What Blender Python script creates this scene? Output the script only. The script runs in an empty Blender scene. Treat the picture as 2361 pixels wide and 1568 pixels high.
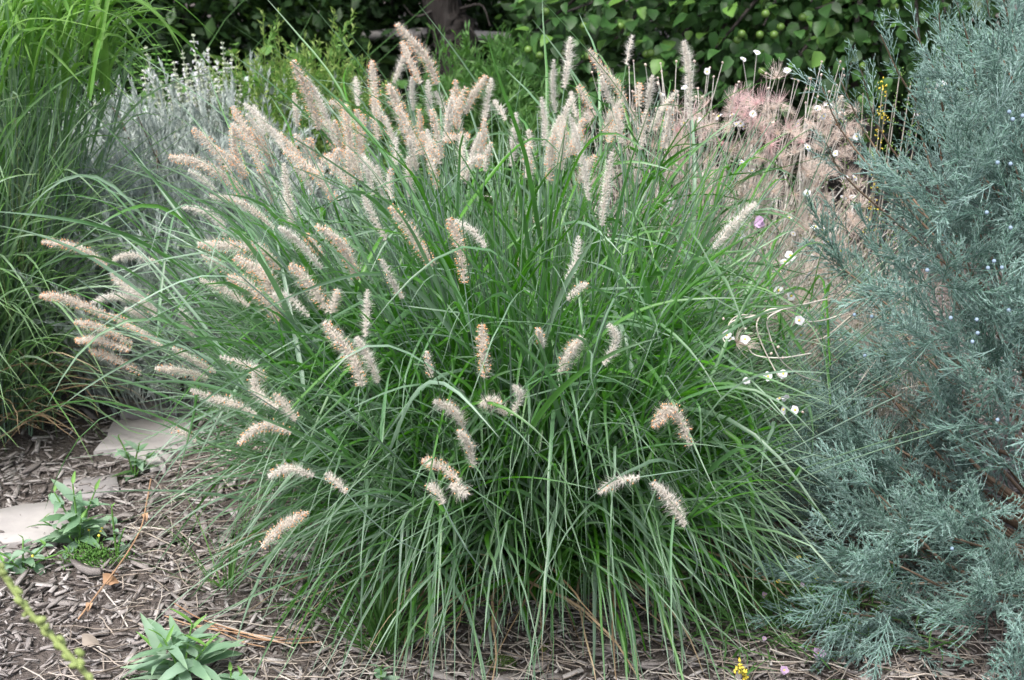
import bpy, math, random
import numpy as np
from mathutils import Matrix, Vector
R = math.radians
rng = np.random.default_rng(11)
random.seed(11)
U = rng.uniform
SC = bpy.context.scene
COL = SC.collection

# ---------------------------------------------------------------- camera, sky, sun, exposure
PITCH = R(19.5); CAM_H = 1.5; FPX = 3243.0; IW, IH = 2361.0, 1568.0
cd = bpy.data.cameras.new('camera'); cam = bpy.data.objects.new('camera', cd); COL.objects.link(cam)
cam.location = (0, 0, CAM_H); cam.rotation_euler = (R(90) - PITCH, 0, 0)
cd.sensor_width = 23.6; cd.lens = 23.6 * FPX / IW; cd.clip_start = 0.05; cd.clip_end = 300
cd.dof.use_dof = True; cd.dof.focus_distance = 2.62; cd.dof.aperture_fstop = 5.0
SC.camera = cam

SUN_EL, SUN_AZ = R(62), R(205)          # azimuth measured clockwise from +Y
w = bpy.data.worlds.new('World'); SC.world = w; w.use_nodes = True
nt = w.node_tree; bg = nt.nodes['Background']
sky = nt.nodes.new('ShaderNodeTexSky'); sky.sky_type = 'NISHITA'; sky.sun_disc = False
sky.sun_elevation = SUN_EL; sky.sun_rotation = SUN_AZ
sky.air_density = 1.0; sky.dust_density = 4.0; sky.ozone_density = 1.0
hs = nt.nodes.new('ShaderNodeHueSaturation'); hs.inputs['Saturation'].default_value = 0.58
nt.links.new(sky.outputs[0], hs.inputs['Color']); nt.links.new(hs.outputs[0], bg.inputs['Color'])
bg.inputs['Strength'].default_value = 0.115
sl = bpy.data.lights.new('sun', 'SUN'); sl.energy = 1.5; sl.angle = R(14); sl.color = (1.0, 0.97, 0.93)
sun = bpy.data.objects.new('sun', sl); COL.objects.link(sun)
sd = Vector((math.sin(SUN_AZ) * math.cos(SUN_EL), math.cos(SUN_AZ) * math.cos(SUN_EL), math.sin(SUN_EL)))
sun.rotation_euler = sd.to_track_quat('Z', 'Y').to_euler(); sun.location = (0, 0, 20)
SC.view_settings.view_transform = 'Standard'; SC.view_settings.look = 'None'
SC.view_settings.gamma = 1; SC.view_settings.use_curve_mapping = False
SC.view_settings.exposure = 1.55
SC.cycles.max_bounces = 8; SC.cycles.transparent_max_bounces = 4
SC.cycles.diffuse_bounces = 3; SC.cycles.transmission_bounces = 6

# ---------------------------------------------------------------- picture -> place
FW = np.array([0, math.cos(PITCH), -math.sin(PITCH)]); UP = np.array([0, math.sin(PITCH), math.cos(PITCH)])
O = np.array([0, 0, CAM_H])
def ray(px, py):
    return FW + np.array([1, 0, 0]) * (px - IW / 2) / FPX - UP * (py - IH / 2) / FPX
def at(px, py, Y):
    d = ray(px, py); return O + d * (Y / d[1])
def gnd(px, py, z=0.0):
    d = ray(px, py); return O + d * ((z - CAM_H) / d[2])
def project(P):
    v = P - O; dep = v @ FW
    return IW / 2 + FPX * v[:, 0] / dep, IH / 2 - FPX * (v @ UP) / dep, dep
def unit(v):
    return v / np.maximum(np.linalg.norm(v, axis=-1, keepdims=True), 1e-9)

# ---------------------------------------------------------------- geometry
class Geo:
    def __init__(s): s.V = []; s.T = []; s.Q = []; s.r = []; s.t = []; s.n = 0
    def add(s, V, T=None, Q=None, rnd=0.5, t=0.5):
        V = np.asarray(V, float).reshape(-1, 3); m = len(V)
        if T is not None and len(T): s.T.append(np.asarray(T, int).reshape(-1, 3) + s.n)
        if Q is not None and len(Q): s.Q.append(np.asarray(Q, int).reshape(-1, 4) + s.n)
        s.r.append(np.broadcast_to(np.asarray(rnd, float).ravel() if np.ndim(rnd) else float(rnd), (m,)))
        s.t.append(np.broadcast_to(np.asarray(t, float).ravel() if np.ndim(t) else float(t), (m,)))
        s.V.append(V); s.n += m; return s
    def arr(s):
        return (np.concatenate(s.V), np.concatenate(s.T) if s.T else np.zeros((0, 3), int),
                np.concatenate(s.Q) if s.Q else np.zeros((0, 4), int), np.concatenate(s.r), np.concatenate(s.t))
    def merge(s, g, M=None, rnd=None):
        V, T, Q, r, t = g.arr()
        if M is not None: V = V @ M[:3, :3].T + M[:3, 3]
        return s.add(V, T, Q, r if rnd is None else np.clip(r * 0.3 + rnd * 0.7, 0, 1), t)
    def mesh(s, name, mat, smooth=True, origin=None):
        V, T, Q, r, t = s.arr()
        if origin is not None: V = V - np.asarray(origin)
        me = bpy.data.meshes.new(name)
        nt_, nq = len(T), len(Q)
        me.vertices.add(len(V)); me.vertices.foreach_set('co', V.astype('f').ravel())
        me.loops.add(nt_ * 3 + nq * 4)
        me.loops.foreach_set('vertex_index', np.concatenate([T.ravel(), Q.ravel()]).astype('i'))
        me.polygons.add(nt_ + nq)
        ls = np.concatenate([np.arange(nt_) * 3, nt_ * 3 + np.arange(nq) * 4]).astype('i')
        me.polygons.foreach_set('loop_start', ls)
        if smooth: me.polygons.foreach_set('use_smooth', np.ones(nt_ + nq, bool))
        a = me.attributes.new('rnd', 'FLOAT', 'POINT'); a.data.foreach_set('value', r.astype('f'))
        a = me.attributes.new('along', 'FLOAT', 'POINT'); a.data.foreach_set('value', t.astype('f'))
        me.update(); me.validate(); me.materials.append(mat)
        return me

def ribbons(P, side, nor, W, fold=0.25, rnd=0.5, three=True):
    """P (N,K,3) centre lines, side/nor (N,K,3), W (N,K) half widths"""
    g = Geo(); N, K = P.shape[:2]; C = 3 if three else 2
    w_ = W[..., None]
    if three: V = np.stack([P - side * w_, P - nor * w_ * fold * 2, P + side * w_], 2)
    else: V = np.stack([P - side * w_, P + side * w_], 2)
    idx = np.arange(N * K * C).reshape(N, K, C)
    Q = np.stack([idx[:, :-1, :-1], idx[:, :-1, 1:], idx[:, 1:, 1:], idx[:, 1:, :-1]], -1).reshape(-1, 4)
    r = np.broadcast_to(np.asarray(rnd)[..., None, None] if np.ndim(rnd) else rnd, (N, K, C))
    t = np.broadcast_to(np.linspace(0, 1, K)[None, :, None], (N, K, C))
    return g.add(V, None, Q, r, t)

def tubes(P, Rd, S=5, rnd=0.5, rough=0.0):
    P = np.asarray(P, float)
    if P.ndim == 2: P = P[None]
    N, K = P.shape[:2]
    Rd = np.broadcast_to(np.asarray(Rd, float), (N, K))
    tg = unit(np.gradient(P, axis=1))
    ref = np.where(np.abs(tg[..., 2:3]) > 0.9, np.array([1., 0, 0]), np.array([0, 0, 1.]))
    ref = np.broadcast_to(ref[:, :1], P.shape)
    a = unit(np.cross(ref, tg)); b = np.cross(tg, a)
    an = np.arange(S) * 2 * math.pi / S
    rr = Rd[..., None] * (1 + (rng.normal(0, rough, (N, K, S)) if rough else 0))
    V = P[:, :, None] + rr[..., None] * (np.cos(an)[:, None] * a[:, :, None] + np.sin(an)[:, None] * b[:, :, None])
    idx = np.arange(N * K * S).reshape(N, K, S); nx = np.roll(idx, -1, 2)
    Q = np.stack([idx[:, :-1], nx[:, :-1], nx[:, 1:], idx[:, 1:]], -1).reshape(-1, 4)
    r = np.broadcast_to(np.asarray(rnd)[..., None, None] if np.ndim(rnd) else rnd, (N, K, S))
    t = np.broadcast_to(np.linspace(0, 1, K)[None, :, None], (N, K, S))
    return Geo().add(V, None, Q, r, t)

def curve(pts, K=14):
    """Catmull-Rom through the points"""
    p = np.asarray(pts, float); p = np.vstack([2 * p[0] - p[1], p, 2 * p[-1] - p[-2]])
    n = len(p) - 3; out = []
    for u in np.linspace(0, n - 1e-6, K):
        i = int(u); f = u - i; a, b, c, d = p[i:i + 4]
        out.append(0.5 * (2 * b + (c - a) * f + (2 * a - 5 * b + 4 * c - d) * f * f + (3 * b - a - 3 * c + d) * f ** 3))
    return np.array(out)

def leaf(L, W, fold=0.3, curl=0.3, rows=6, tipx=0.55, wave=0.0, serr=0.0, rnd=0.5):
    s = np.linspace(0, 1, rows)
    wd = W * 0.5 * (np.sin(math.pi * s ** tipx) ** 0.8) + W * 0.02
    wd[0] = W * 0.04; wd[-1] = 0.0008
    if serr: wd = wd * (1 + serr * (np.arange(rows) % 2 - 0.5))
    ang = curl * s; y = np.cumsum(np.cos(ang)) * L / rows; z = -np.cumsum(np.sin(ang)) * L / rows
    y -= y[0]; z -= z[0]
    V = []
    for i in range(rows):
        up_ = wd[i] * fold; wv = wave * W * math.sin(i * 2.1)
        V += [(-wd[i], y[i], z[i] + up_ + wv), (0, y[i], z[i]), (wd[i], y[i], z[i] + up_ - wv)]
    Q = []
    for i in range(rows - 1):
        a = i * 3; Q += [(a, a + 1, a + 4, a + 3), (a + 1, a + 2, a + 5, a + 4)]
    return Geo().add(V, None, Q, rnd, np.repeat(s, 3))

def blob(r, seg=6, rings=4, sq=(1, 1, 1), rnd=0.5):
    V = [(0, 0, -r)]
    for i in range(1, rings):
        a = -math.pi / 2 + math.pi * i / rings
        for j in range(seg):
            b = 2 * math.pi * j / seg; V.append((r * math.cos(a) * math.cos(b), r * math.cos(a) * math.sin(b), r * math.sin(a)))
    V.append((0, 0, r)); V = np.array(V) * np.array(sq); T = []; Q = []
    for j in range(seg):
        k = (j + 1) % seg; T.append((0, 1 + k, 1 + j)); e = 1 + (rings - 2) * seg; T.append((e + j, e + k, len(V) - 1))
        for i in range(rings - 2): a = 1 + i * seg; Q.append((a + j, a + k, a + seg + k, a + seg + j))
    return Geo().add(V, T, Q, rnd, 0.5)

def spikes(P, D, L, r, S=3, rnd=0.5):
    """many little cones: base P (N,3), direction D, length L, base radius r"""
    N = len(P); D = unit(D); ref = np.where(np.abs(D[:, 2:3]) > 0.9, np.array([1., 0, 0]), np.array([0, 0, 1.]))
    a = unit(np.cross(ref, D)); b = np.cross(D, a); an = np.arange(S) * 2 * math.pi / S
    r = np.broadcast_to(np.asarray(r, float), (N,))[:, None, None]; L = np.broadcast_to(np.asarray(L, float), (N,))[:, None]
    base = P[:, None] + r * (np.cos(an)[None, :, None] * a[:, None] + np.sin(an)[None, :, None] * b[:, None])
    V = np.concatenate([base, (P + D * L)[:, None]], 1)
    idx = np.arange(N * (S + 1)).reshape(N, S + 1)
    T = np.concatenate([np.stack([idx[:, j], idx[:, (j + 1) % S], idx[:, S]], -1) for j in range(S)])
    rr = np.broadcast_to(np.asarray(rnd)[..., None] if np.ndim(rnd) else rnd, (N, S + 1))
    return Geo().add(V, T, None, rr, np.broadcast_to(np.array([0.] * S + [1.]), (N, S + 1)))

def seeds(P, D, L, r, rnd=0.5):
    """many little spindles (4-sided bipyramids)"""
    N = len(P); D = unit(D); ref = np.where(np.abs(D[:, 2:3]) > 0.9, np.array([1., 0, 0]), np.array([0, 0, 1.]))
    a = unit(np.cross(ref, D)); b = np.cross(D, a)
    L = np.broadcast_to(np.asarray(L, float), (N,))[:, None]; r = np.broadcast_to(np.asarray(r, float), (N,))[:, None]
    m = P + D * L * 0.4
    V = np.stack([P, m + a * r, m + b * r, m - a * r, m - b * r, P + D * L], 1)
    idx = np.arange(N * 6).reshape(N, 6); T = []
    for j in range(4):
        k = (j + 1) % 4
        T += [np.stack([idx[:, 0], idx[:, 1 + k], idx[:, 1 + j]], -1), np.stack([idx[:, 1 + j], idx[:, 1 + k], idx[:, 5]], -1)]
    rr = np.broadcast_to(np.asarray(rnd)[..., None] if np.ndim(rnd) else rnd, (N, 6))
    return Geo().add(V, np.concatenate(T), None, rr, np.broadcast_to(np.array([0, .4, .4, .4, .4, 1.]), (N, 6)))

def hairs(P, D, L, w_, bend=0.0, rnd=0.5):
    """single-triangle bristles"""
    N = len(P); D = unit(D); sd_ = unit(np.cross(D, rng.normal(0, 1, (N, 3))))
    L = np.broadcast_to(np.asarray(L, float), (N,))[:, None]
    V = np.stack([P - sd_ * w_, P + sd_ * w_, P + D * L + np.array([0, 0, -bend]) * L], 1)
    T = np.arange(N * 3).reshape(N, 3)
    rr = np.broadcast_to(np.asarray(rnd)[..., None] if np.ndim(rnd) else rnd, (N, 3))
    return Geo().add(V, T, None, rr, np.broadcast_to(np.array([0, 0, 1.]), (N, 3)))

# ---------------------------------------------------------------- objects
def thing(name, label, cat, loc, group=None):
    o = bpy.data.objects.new(name, None); COL.objects.link(o); o.location = loc; o.empty_display_size = 0.05
    o['label'] = label; o['category'] = cat
    if group: o['group'] = group
    return o
def wloc(o):
    v = np.zeros(3)
    while o is not None: v = v + np.array(o.location); o = o.parent
    return v
def part(name, geo, mat, parent, smooth=True, kind=None, label=None):
    """geo is in world space; the part sits under parent"""
    org = wloc(parent) if parent else np.zeros(3)
    o = bpy.data.objects.new(name, geo.mesh(name, mat, smooth, org)); COL.objects.link(o); o.parent = parent
    if kind: o['kind'] = kind
    if label: o['label'] = label
    return o
def inst(name, me, M, parent):
    o = bpy.data.objects.new(name, me); COL.objects.link(o); o.parent = parent
    m = np.array(M, float); m[:3, 3] -= wloc(parent) if parent else 0
    o.matrix_local = Matrix(m.tolist()); return o
def tag(o, label, cat, group=None):
    o['label'] = label; o['category'] = cat
    if group: o['group'] = group
    return o
def frame(pos, ydir, zdir=(0, 0, 1), sc=1.0, roll=0.0):
    """matrix with local +Y along ydir and local +Z near zdir"""
    y = unit(np.asarray(ydir, float)); x = np.cross(y, np.asarray(zdir, float))
    if np.linalg.norm(x) < 1e-4: x = np.array([1., 0, 0])
    x = unit(x); z = np.cross(x, y)
    if roll: x, z = x * math.cos(roll) + z * math.sin(roll), z * math.cos(roll) - x * math.sin(roll)
    M = np.eye(4); M[:3, 0] = x * sc; M[:3, 1] = y * sc; M[:3, 2] = z * sc; M[:3, 3] = pos; return M
def scatter(parent, name, geos, mat, Ms, n=300, stuff=None, smooth=True, size=1.0, lowgeos=None, margin=0):
    """the n copies that show largest become parts, the rest one part of kind stuff"""
    P = np.array([m[:3, 3] for m in Ms]); x, y, d = project(P)
    inv = (x > -margin) & (x < IW + margin) & (y > -margin) & (y < IH + margin) & (d > 0.2)
    scl = np.array([np.linalg.norm(m[:3, 1]) for m in Ms]); score = np.where(inv, scl / np.maximum(d, .2), 0) * rng.uniform(.9, 1.1, len(Ms))
    order = np.argsort(-score); mes = [g.mesh(name, mat, smooth) for g in geos]; objs = []; rest = Geo()
    for k, i in enumerate(order):
        v = int(rng.integers(len(geos)))
        if k < n and inv[i]: objs.append(inst(name, mes[v], Ms[i], parent))
        else: rest.merge((lowgeos or geos)[v], Ms[i], rng.random())
    if rest.n and stuff: part(stuff, rest, mat, parent, smooth, kind='stuff')
    return objs

# ---------------------------------------------------------------- materials
def ramp(nt, stops):
    n = nt.nodes.new('ShaderNodeValToRGB'); e = n.color_ramp.elements
    while len(e) < len(stops): e.new(0.5)
    for el, (p, c) in zip(e, stops): el.position = p; el.color = (*c, 1)
    return n
def plant(name, stops, tip=None, tipw=0.35, trans=None, tw=0.3, rough=0.5, spec=0.35, noise=(30, 0.25), sheen=0.0, back=None):
    """colour by the piece's own number, a tip colour along its length, blotches, and light let through"""
    m = bpy.data.materials.new(name); m.use_nodes = True; nt = m.node_tree; N = nt.nodes; Lk = nt.links
    N.clear(); out = N.new('ShaderNodeOutputMaterial'); p = N.new('ShaderNodeBsdfPrincipled')
    at_ = N.new('ShaderNodeAttribute'); at_.attribute_name = 'rnd'
    oi = N.new('ShaderNodeObjectInfo'); mx = N.new('ShaderNodeMath'); mx.operation = 'MULTIPLY_ADD'
    sub = N.new('ShaderNodeMath'); sub.operation = 'SUBTRACT'; sub.inputs[1].default_value = 0.5
    Lk.new(oi.outputs['Random'], sub.inputs[0]); Lk.new(sub.outputs[0], mx.inputs[0]); mx.inputs[1].default_value = 0.35
    Lk.new(at_.outputs['Fac'], mx.inputs[2])
    rp = ramp(nt, stops); Lk.new(mx.outputs[0], rp.inputs[0]); col = rp.outputs[0]
    tc = N.new('ShaderNodeNewGeometry'); nz = N.new('ShaderNodeTexNoise'); nz.inputs['Scale'].default_value = noise[0]; nz.inputs['Detail'].default_value = 3
    Lk.new(tc.outputs['Position'], nz.inputs['Vector'])
    mr = N.new('ShaderNodeMapRange'); mr.inputs[1].default_value = 0.25; mr.inputs[2].default_value = 0.75
    mr.inputs[3].default_value = 1 - noise[1]; mr.inputs[4].default_value = 1 + noise[1]; Lk.new(nz.outputs[0], mr.inputs[0])
    def mix(a, b, fac, mode='MIX'):
        n = N.new('ShaderNodeMix'); n.data_type = 'RGBA'; n.blend_type = mode
        for s, v in ((n.inputs[0], fac), (n.inputs[6], a), (n.inputs[7], b)):
            if hasattr(v, 'is_linked'): Lk.new(v, s)
            else: s.default_value = v if not isinstance(v, tuple) else (*v, 1)
        return n.outputs[2]
    cmb = N.new('ShaderNodeCombineColor')
    for i in range(3): Lk.new(mr.outputs[0], cmb.inputs[i])
    if tip:
        al = N.new('ShaderNodeAttribute'); al.attribute_name = 'along'
        m2 = N.new('ShaderNodeMapRange'); m2.inputs[1].default_value = 1 - tipw; m2.inputs[2].default_value = 1.0; Lk.new(al.outputs['Fac'], m2.inputs[0])
        col = mix(col, tip, m2.outputs[0])
    if back: col = mix(col, back, tc.outputs['Backfacing'])
    col = mix(col, cmb.outputs[0], 1.0, 'MULTIPLY')
    Lk.new(col, p.inputs['Base Color']); p.inputs['Roughness'].default_value = rough; p.inputs['Specular IOR Level'].default_value = spec
    if trans:
        tr = N.new('ShaderNodeBsdfTranslucent'); Lk.new(mix(trans, cmb.outputs[0], 1.0, 'MULTIPLY'), tr.inputs[0])
        ms = N.new('ShaderNodeMixShader'); ms.inputs[0].default_value = tw
        Lk.new(p.outputs[0], ms.inputs[1]); Lk.new(tr.outputs[0], ms.inputs[2]); Lk.new(ms.outputs[0], out.inputs[0])
    else: Lk.new(p.outputs[0], out.inputs[0])
    return m
def solid(name, stops, scale=20, rough=0.8, bump=0.3, bdist=0.01, spec=0.2, bscale=None, stretch=(1, 1, 1), detail=6):
    m = bpy.data.materials.new(name); m.use_nodes = True; nt = m.node_tree; N = nt.nodes; Lk = nt.links; p = N['Principled BSDF']
    tc = N.new('ShaderNodeTexCoord'); mp = N.new('ShaderNodeMapping'); mp.inputs['Scale'].default_value = stretch; Lk.new(tc.outputs['Object'], mp.inputs[0])
    oi = N.new('ShaderNodeObjectInfo'); at_ = N.new('ShaderNodeAttribute'); at_.attribute_name = 'rnd'
    nz = N.new('ShaderNodeTexNoise'); nz.inputs['Scale'].default_value = scale; nz.inputs['Detail'].default_value = detail; Lk.new(mp.outputs[0], nz.inputs['Vector'])
    a = N.new('ShaderNodeMath'); a.operation = 'MULTIPLY_ADD'; a.inputs[1].default_value = 0.55; Lk.new(nz.outputs[0], a.inputs[0])
    b = N.new('ShaderNodeMath'); b.operation = 'MULTIPLY_ADD'; b.inputs[1].default_value = 1.0; b.inputs[2].default_value = -0.38; Lk.new(at_.outputs['Fac'], b.inputs[0])
    c = N.new('ShaderNodeMath'); c.operation = 'MULTIPLY_ADD'; c.inputs[1].default_value = 0.35; Lk.new(oi.outputs['Random'], c.inputs[0]); Lk.new(b.outputs[0], c.inputs[2]); Lk.new(c.outputs[0], a.inputs[2])
    rp = ramp(nt, stops); Lk.new(a.outputs[0], rp.inputs[0]); Lk.new(rp.outputs[0], p.inputs['Base Color'])
    p.inputs['Roughness'].default_value = rough; p.inputs['Specular IOR Level'].default_value = spec
    if bump:
        n2 = N.new('ShaderNodeTexNoise'); n2.inputs['Scale'].default_value = bscale or scale * 2; n2.inputs['Detail'].default_value = 8; Lk.new(mp.outputs[0], n2.inputs['Vector'])
        bp = N.new('ShaderNodeBump'); bp.inputs['Strength'].default_value = bump; bp.inputs['Distance'].default_value = bdist; Lk.new(n2.outputs[0], bp.inputs['Height']); Lk.new(bp.outputs[0], p.inputs['Normal'])
    return m

M = dict(
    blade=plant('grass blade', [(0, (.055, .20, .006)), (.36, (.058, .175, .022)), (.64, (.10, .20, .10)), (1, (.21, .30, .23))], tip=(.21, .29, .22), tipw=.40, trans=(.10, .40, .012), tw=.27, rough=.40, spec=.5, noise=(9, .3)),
    culm=plant('grass stem', [(0, (.09, .17, .08)), (1, (.17, .25, .20))], rough=.5),
    dead=plant('dead blade', [(0, (.12, .08, .04)), (.5, (.28, .20, .12)), (1, (.42, .34, .22))], rough=.7, trans=(.3, .2, .1), tw=.15),
    bristle=plant('plume bristle', [(0, (.80, .70, .61)), (.5, (.83, .77, .70)), (1, (.85, .83, .79))], trans=(.90, .86, .80), tw=.5, rough=.6, spec=.2, noise=(60, .12)),
    anther=plant('anther', [(0, (.78, .33, .15)), (1, (.86, .48, .25))], rough=.6, spec=.2),
    tall=plant('tall grass blade', [(0, (.10, .25, .04)), (.4, (.16, .30, .12)), (1, (.31, .42, .30))], tip=(.15, .26, .08), tipw=.3, trans=(.16, .38, .07), tw=.42, rough=.45, spec=.4),
    lime=plant('bright grass blade', [(0, (.08, .20, .03)), (1, (.16, .29, .07))], trans=(.16, .38, .04), tw=.36, rough=.45, spec=.4),
    silver=plant('silver leaf', [(0, (.32, .38, .35)), (.5, (.45, .51, .48)), (1, (.58, .63, .60))], trans=(.3, .36, .3), tw=.15, rough=.75, spec=.15),
    white=plant('white petal', [(0, (.66, .66, .70)), (1, (.80, .80, .83))], trans=(.8, .8, .82), tw=.3, rough=.6, spec=.2, noise=(80, .06)),
    calyx=plant('pale calyx', [(0, (.30, .36, .24)), (1, (.55, .58, .46))], rough=.7, spec=.15),
    feather=plant('feathery leaf', [(0, (.08, .19, .04)), (.6, (.14, .27, .07)), (1, (.22, .34, .10))], tip=(.26, .34, .10), trans=(.2, .42, .06), tw=.35, rough=.55, spec=.25),
    weed=plant('weed leaf', [(0, (.05, .13, .03)), (.6, (.09, .20, .06)), (1, (.14, .26, .08))], trans=(.14, .34, .05), tw=.35, rough=.5, spec=.3),
    vine=plant('vine leaf', [(0, (.04, .10, .025)), (.6, (.07, .17, .04)), (1, (.13, .25, .06))], trans=(.14, .32, .04), tw=.3, rough=.45, spec=.35, back=(.12, .18, .10)),
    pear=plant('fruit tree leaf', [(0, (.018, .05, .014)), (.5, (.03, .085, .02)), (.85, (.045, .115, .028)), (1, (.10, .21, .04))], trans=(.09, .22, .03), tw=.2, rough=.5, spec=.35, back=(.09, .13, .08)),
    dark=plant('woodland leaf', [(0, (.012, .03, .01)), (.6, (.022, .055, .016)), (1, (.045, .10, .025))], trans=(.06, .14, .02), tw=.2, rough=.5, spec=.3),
    juniper=plant('juniper scale leaf', [(0, (.085, .175, .125)), (.5, (.155, .265, .226)), (1, (.28, .395, .372))], tip=(.27, .395, .348), tipw=.5, trans=(.14, .25, .2), tw=.12, rough=.65, spec=.2, noise=(12, .3)),
    jbark=solid('juniper bark', [(0, (.07, .05, .036)), (.5, (.17, .12, .085)), (1, (.34, .25, .18))], scale=60, bump=.5, bdist=.004),
    berry=solid('juniper berry', [(0, (.13, .20, .27)), (1, (.27, .35, .44))], scale=90, rough=.7, bump=0),
    bark=solid('dark bark', [(0, (.02, .016, .014)), (.5, (.05, .043, .04)), (1, (.15, .138, .13))], scale=18, bump=1, bdist=.03, stretch=(1, 1, .22)),
    twig=plant('pale twig', [(0, (.30, .27, .20)), (.5, (.54, .50, .43)), (1, (.74, .71, .66))], rough=.8, spec=.15),
    tinyleaf=plant('small shrub leaf', [(0, (.10, .16, .05)), (1, (.24, .28, .12))], trans=(.2, .3, .08), tw=.25, rough=.6),
    seedpink=plant('pink seed hair', [(0, (.70, .46, .46)), (1, (.80, .62, .60))], trans=(.8, .6, .6), tw=.4, rough=.7, spec=.1),
    seedcream=plant('cream seed hair', [(0, (.66, .54, .48)), (1, (.82, .74, .68))], trans=(.7, .55, .45), tw=.4, rough=.7, spec=.1),
    yellow=plant('yellow flower', [(0, (.60, .44, .04)), (1, (.78, .66, .10))], rough=.6),
    mauve=plant('mauve petal', [(0, (.46, .30, .48)), (1, (.58, .42, .60))], trans=(.55, .38, .56), tw=.3, rough=.6),
    glau=plant('broad glaucous leaf', [(0, (.12, .23, .12)), (.5, (.20, .32, .22)), (1, (.29, .40, .30))], tip=(.24, .36, .22), trans=(.2, .42, .1), tw=.3, rough=.55, spec=.3, noise=(25, .15)),
    green=plant('young green leaf', [(0, (.08, .20, .04)), (1, (.17, .34, .08))], trans=(.2, .45, .05), tw=.3, rough=.5),
    stalkgreen=plant('pale green stalk', [(0, (.15, .20, .06)), (1, (.24, .29, .10))], rough=.6),
    fruit=plant('green fruit', [(0, (.06, .12, .02)), (1, (.11, .19, .04))], rough=.4, spec=.4),
    soil=solid('mulch soil', [(0, (.034, .028, .025)), (.5, (.085, .070, .063)), (1, (.18, .155, .142))], scale=55, bump=1, bdist=.02, bscale=90),
    chip=solid('weathered wood chip', [(0, (.04, .032, .029)), (.22, (.115, .098, .091)), (.5, (.24, .214, .203)), (.8, (.34, .312, .298)), (1, (.49, .465, .45))], scale=45, bump=.6, bdist=.003, stretch=(5, 1, 5)),
    straw=plant('straw', [(0, (.17, .135, .11)), (.6, (.36, .31, .265)), (1, (.54, .49, .44))], rough=.8, spec=.15),
    rust=plant('dry orange stalk', [(0, (.25, .135, .075)), (1, (.42, .28, .18))], rough=.7, spec=.2),
    stone=solid('flagstone', [(0, (.07, .065, .067)), (.35, (.17, .159, .162)), (.6, (.27, .252, .25)), (1, (.40, .375, .36))], scale=14, bump=.4, bdist=.004, bscale=60),
    paint=solid('weathered pole', [(0, (.20, .12, .08)), (.5, (.42, .38, .36)), (1, (.62, .60, .60))], scale=5, bump=.5, bdist=.01),
    wall=solid('pale boards', [(0, (.42, .42, .43)), (1, (.60, .60, .62))], scale=4, bump=.1),
    roof=solid('grey shingle', [(0, (.10, .10, .10)), (1, (.18, .17, .16))], scale=30, bump=.4),
    moss=plant('moss', [(0, (.03, .06, .01)), (1, (.07, .12, .02))], rough=.9),
)

# ---------------------------------------------------------------- ground
def hgt(x, y):
    return 0.008 * (np.sin(x * 5.1 + 1.3) * np.cos(y * 4.3) + 0.6 * np.sin(x * 11 + y * 8))
def ground_sheet():
    gx = np.concatenate([np.linspace(-60, -2.6, 14)[:-1], np.linspace(-2.6, 2.6, 130), np.linspace(2.6, 60, 14)[1:]])
    gy = np.concatenate([np.linspace(-20, 1.2, 8)[:-1], np.linspace(1.2, 6, 120), np.linspace(6, 90, 16)[1:]])
    X, Y = np.meshgrid(gx, gy); near = np.clip((6.5 - Y) / 1.0, 0, 1) * np.clip((3.5 - np.abs(X)), 0, 1)
    Z = (hgt(X, Y) + rng.normal(0, .0022, X.shape)) * near
    n, m = X.shape; idx = np.arange(n * m).reshape(n, m)
    Q = np.stack([idx[:-1, :-1], idx[:-1, 1:], idx[1:, 1:], idx[1:, :-1]], -1)
    o = part('ground', Geo().add(np.stack([X, Y, Z], -1), None, Q, .5), M['soil'], None); o['kind'] = 'structure'
    o['label'] = 'bark mulch ground of the garden bed'; return o
GROUND = ground_sheet()
def chip_geo(seed, K=4):
    r = np.random.default_rng(seed); L = 1.0; W = r.uniform(.06, .30); H = r.uniform(.04, .10)
    V = []
    for i, s in enumerate(np.linspace(-.5, .5, K)):
        ww = W / 2 * (r.uniform(.75, 1.1) if 0 < i < K - 1 else r.uniform(.2, .8) if K > 2 else r.uniform(.7, 1.1)); off = r.normal(0, .035); b = r.normal(0, .03)
        for a, c in ((-1, -1), (1, -1), (1, 1), (-1, 1)): V.append((a * ww + off, s * L + r.normal(0, .04), c * H / 2 * r.uniform(.7, 1.2) + b))
    Q = [(0, 1, 2, 3), tuple(4 * (K - 1) + j for j in (3, 2, 1, 0))]
    for i in range(K - 1):
        for j in range(4): k = (j + 1) % 4; Q.append((4 * i + j, 4 * i + 4 + j, 4 * i + 4 + k, 4 * i + k))
    return Geo().add(V, None, Q, .5, .5)
CHIPS = [chip_geo(s) for s in range(16)]; CHIPS_LOW = [chip_geo(s + 50, 2) for s in range(16)]
def chips():
    Ms = []
    while len(Ms) < 28000:
        Y = rng.uniform(2.0, 4.9); x = rng.uniform(-1.25, 1.05) * (0.4 + Y * .27)
        if Y > 3.3 and rng.random() < .55: continue
        L = np.clip(rng.lognormal(math.log(.017), .6), .005, .07); yaw = rng.uniform(0, 2 * math.pi)
        d = np.array([math.cos(yaw), math.sin(yaw), rng.normal(0, .16)]); nrm = np.array([rng.normal(0, .25), rng.normal(0, .25), 1])
        Mx = frame((x, Y, hgt(x, Y) + rng.uniform(.001, .014)), d, nrm, L); Ms.append(Mx)
    scatter(GROUND, 'wood_chip', CHIPS, M['chip'], Ms, 255, 'wood_chips', smooth=False, lowgeos=CHIPS_LOW)
chips()
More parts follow.
